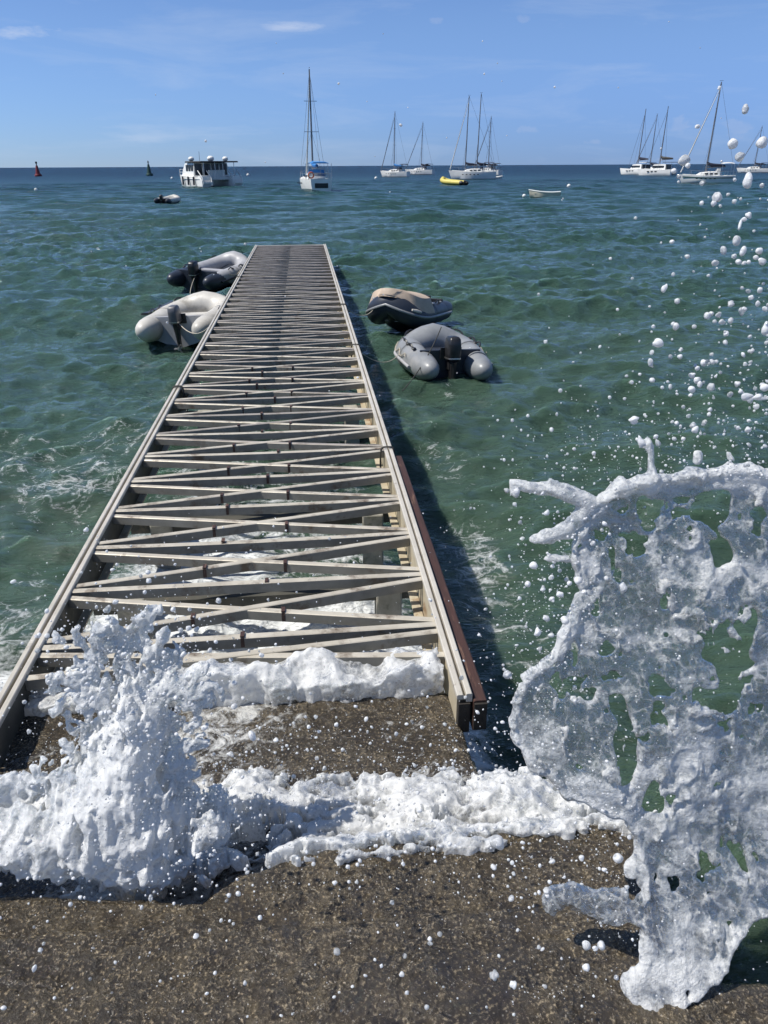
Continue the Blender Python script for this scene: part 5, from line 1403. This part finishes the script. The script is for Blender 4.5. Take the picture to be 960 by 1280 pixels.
# fine spray: right column, denser towards the splash
def cloud(n, fx, fy, dist, rr):
    for _ in range(n):
        px, py = fx(), fy()
        r_ = rr[0] * (rr[1] / rr[0]) ** (rd.random() ** 2.6)
        items.append((px, py, rd.uniform(*dist), r_, rd.choice([1, 1, 1, 1.15, 1.4]), rd.uniform(0, 3.1)))
cloud(150, lambda: 980 - abs(rd.gauss(0, 60)), lambda: rd.uniform(240, 590), (1.3, 1.9), (0.8, 4.2))
cloud(160, lambda: 985 - abs(rd.gauss(0, 90)), lambda: rd.uniform(400, 600), (1.3, 2.0), (0.8, 3.6))
cloud(150, lambda: rd.uniform(610, 960), lambda: 600 - abs(rd.gauss(0, 90)), (1.4, 2.4), (0.7, 2.6))
cloud(230, lambda: rd.gauss(700, 50), lambda: rd.gauss(720, 80), (1.4, 2.0), (0.7, 3.0))
cloud(90, lambda: rd.gauss(640, 30), lambda: rd.gauss(860, 60), (1.5, 2.1), (0.7, 2.6))
cloud(60, lambda: rd.uniform(100, 960), lambda: rd.uniform(20, 620), (1.2, 2.4), (0.7, 1.9))
cloud(900, lambda: rd.gauss(790, 110), lambda: rd.uniform(600, 1250), (1.15, 1.5), (0.45, 1.5))
cloud(500, lambda: rd.gauss(690, 35), lambda: rd.gauss(790, 110), (1.3, 1.7), (0.45, 1.6))
cloud(350, lambda: rd.uniform(700, 970), lambda: 600 - abs(rd.gauss(0, 45)), (1.4, 1.8), (0.45, 1.8))
drops('spray_drops', items, 'airborne sea water drops flying up at the right against sea and sky', M['drop'], 5)
items = []
cloud(700, lambda: rd.gauss(165, 75), lambda: rd.gauss(840, 55), (1.95, 2.4), (0.6, 3.4))
cloud(1100, lambda: rd.gauss(165, 70), lambda: rd.gauss(900, 85), (1.75, 2.1), (0.45, 1.4))
cloud(900, lambda: rd.uniform(230, 800), lambda: rd.gauss(985, 38), (1.7, 2.05), (0.45, 1.5))
cloud(250, lambda: rd.gauss(150, 100), lambda: rd.gauss(1060, 45), (1.8, 1.95), (0.6, 2.4))
cloud(250, lambda: rd.uniform(240, 760), lambda: rd.gauss(990, 35), (1.8, 2.1), (0.6, 2.6))
for px, py, r_, st, an in [(185, 715, 3, 1, 0), (186, 726, 3.3, 1, 0), (176, 720, 2.4, 1, 0), (181, 740, 2.6, 1, 0), (135, 761, 4, 1.2, 1), (70, 800, 4.5, 1.1, .5), (83, 809, 3, 1, 0), (59, 764, 3, 1, 0), (59, 795, 3, 1, 0), (216, 762, 3.5, 1, 0), (237, 762, 2.4, 1, 0), (270, 802, 2.4, 1, 0), (28, 804, 2, 1, 0), (294, 1001, 3, 1, 0), (293, 883, 4, 1, 0), (315, 920, 4.5, 1.3, 2), (345, 925, 3, 1, 0)]:
    items.append((px, py, rd.uniform(2.0, 2.2), r_, st, an))
cloud(200, lambda: rd.uniform(60, 600), lambda: rd.uniform(640, 960), (1.8, 2.5), (0.6, 2.2))
cloud(260, lambda: rd.uniform(250, 600), lambda: rd.gauss(925, 28), (2.0, 2.3), (0.6, 2.6))
drops('spray_drops', items, 'airborne drops and fine spray round the left splash and over the landing', M['drop'], 6)
items = []
cloud(330, lambda: rd.uniform(0, 800), lambda: rd.uniform(1040, 1275), (1.25, 1.72), (0.6, 3.0))
cloud(260, lambda: rd.uniform(200, 800), lambda: rd.gauss(1075, 28), (1.35, 1.8), (0.6, 2.8))
for px, py, r_, st, an in [(245, 1170, 3.4, 1, 0), (421, 1190, 4, 1, 0), (325, 1147, 2.5, 1, 0), (298, 1117, 3, 1, 0), (286, 1119, 2.6, 1, 0), (490, 1128, 3, 1, 0), (502, 1218, 3.2, 1, 0), (506, 1195, 2.6, 1, 0), (618, 1219, 5.5, 1, 0), (639, 1123, 4, 1, 0), (617, 1084, 3.5, 1, 0), (550, 1168, 3, 1, 0), (269, 1216, 2.4, 1, 0)]:
    items.append((px, py, rd.uniform(1.35, 1.6), r_, st, an))
drops('spray_drops', items, 'loose drops falling on the brown concrete in the foreground', M['drop'], 7)
print('objects', len(bpy.data.objects))
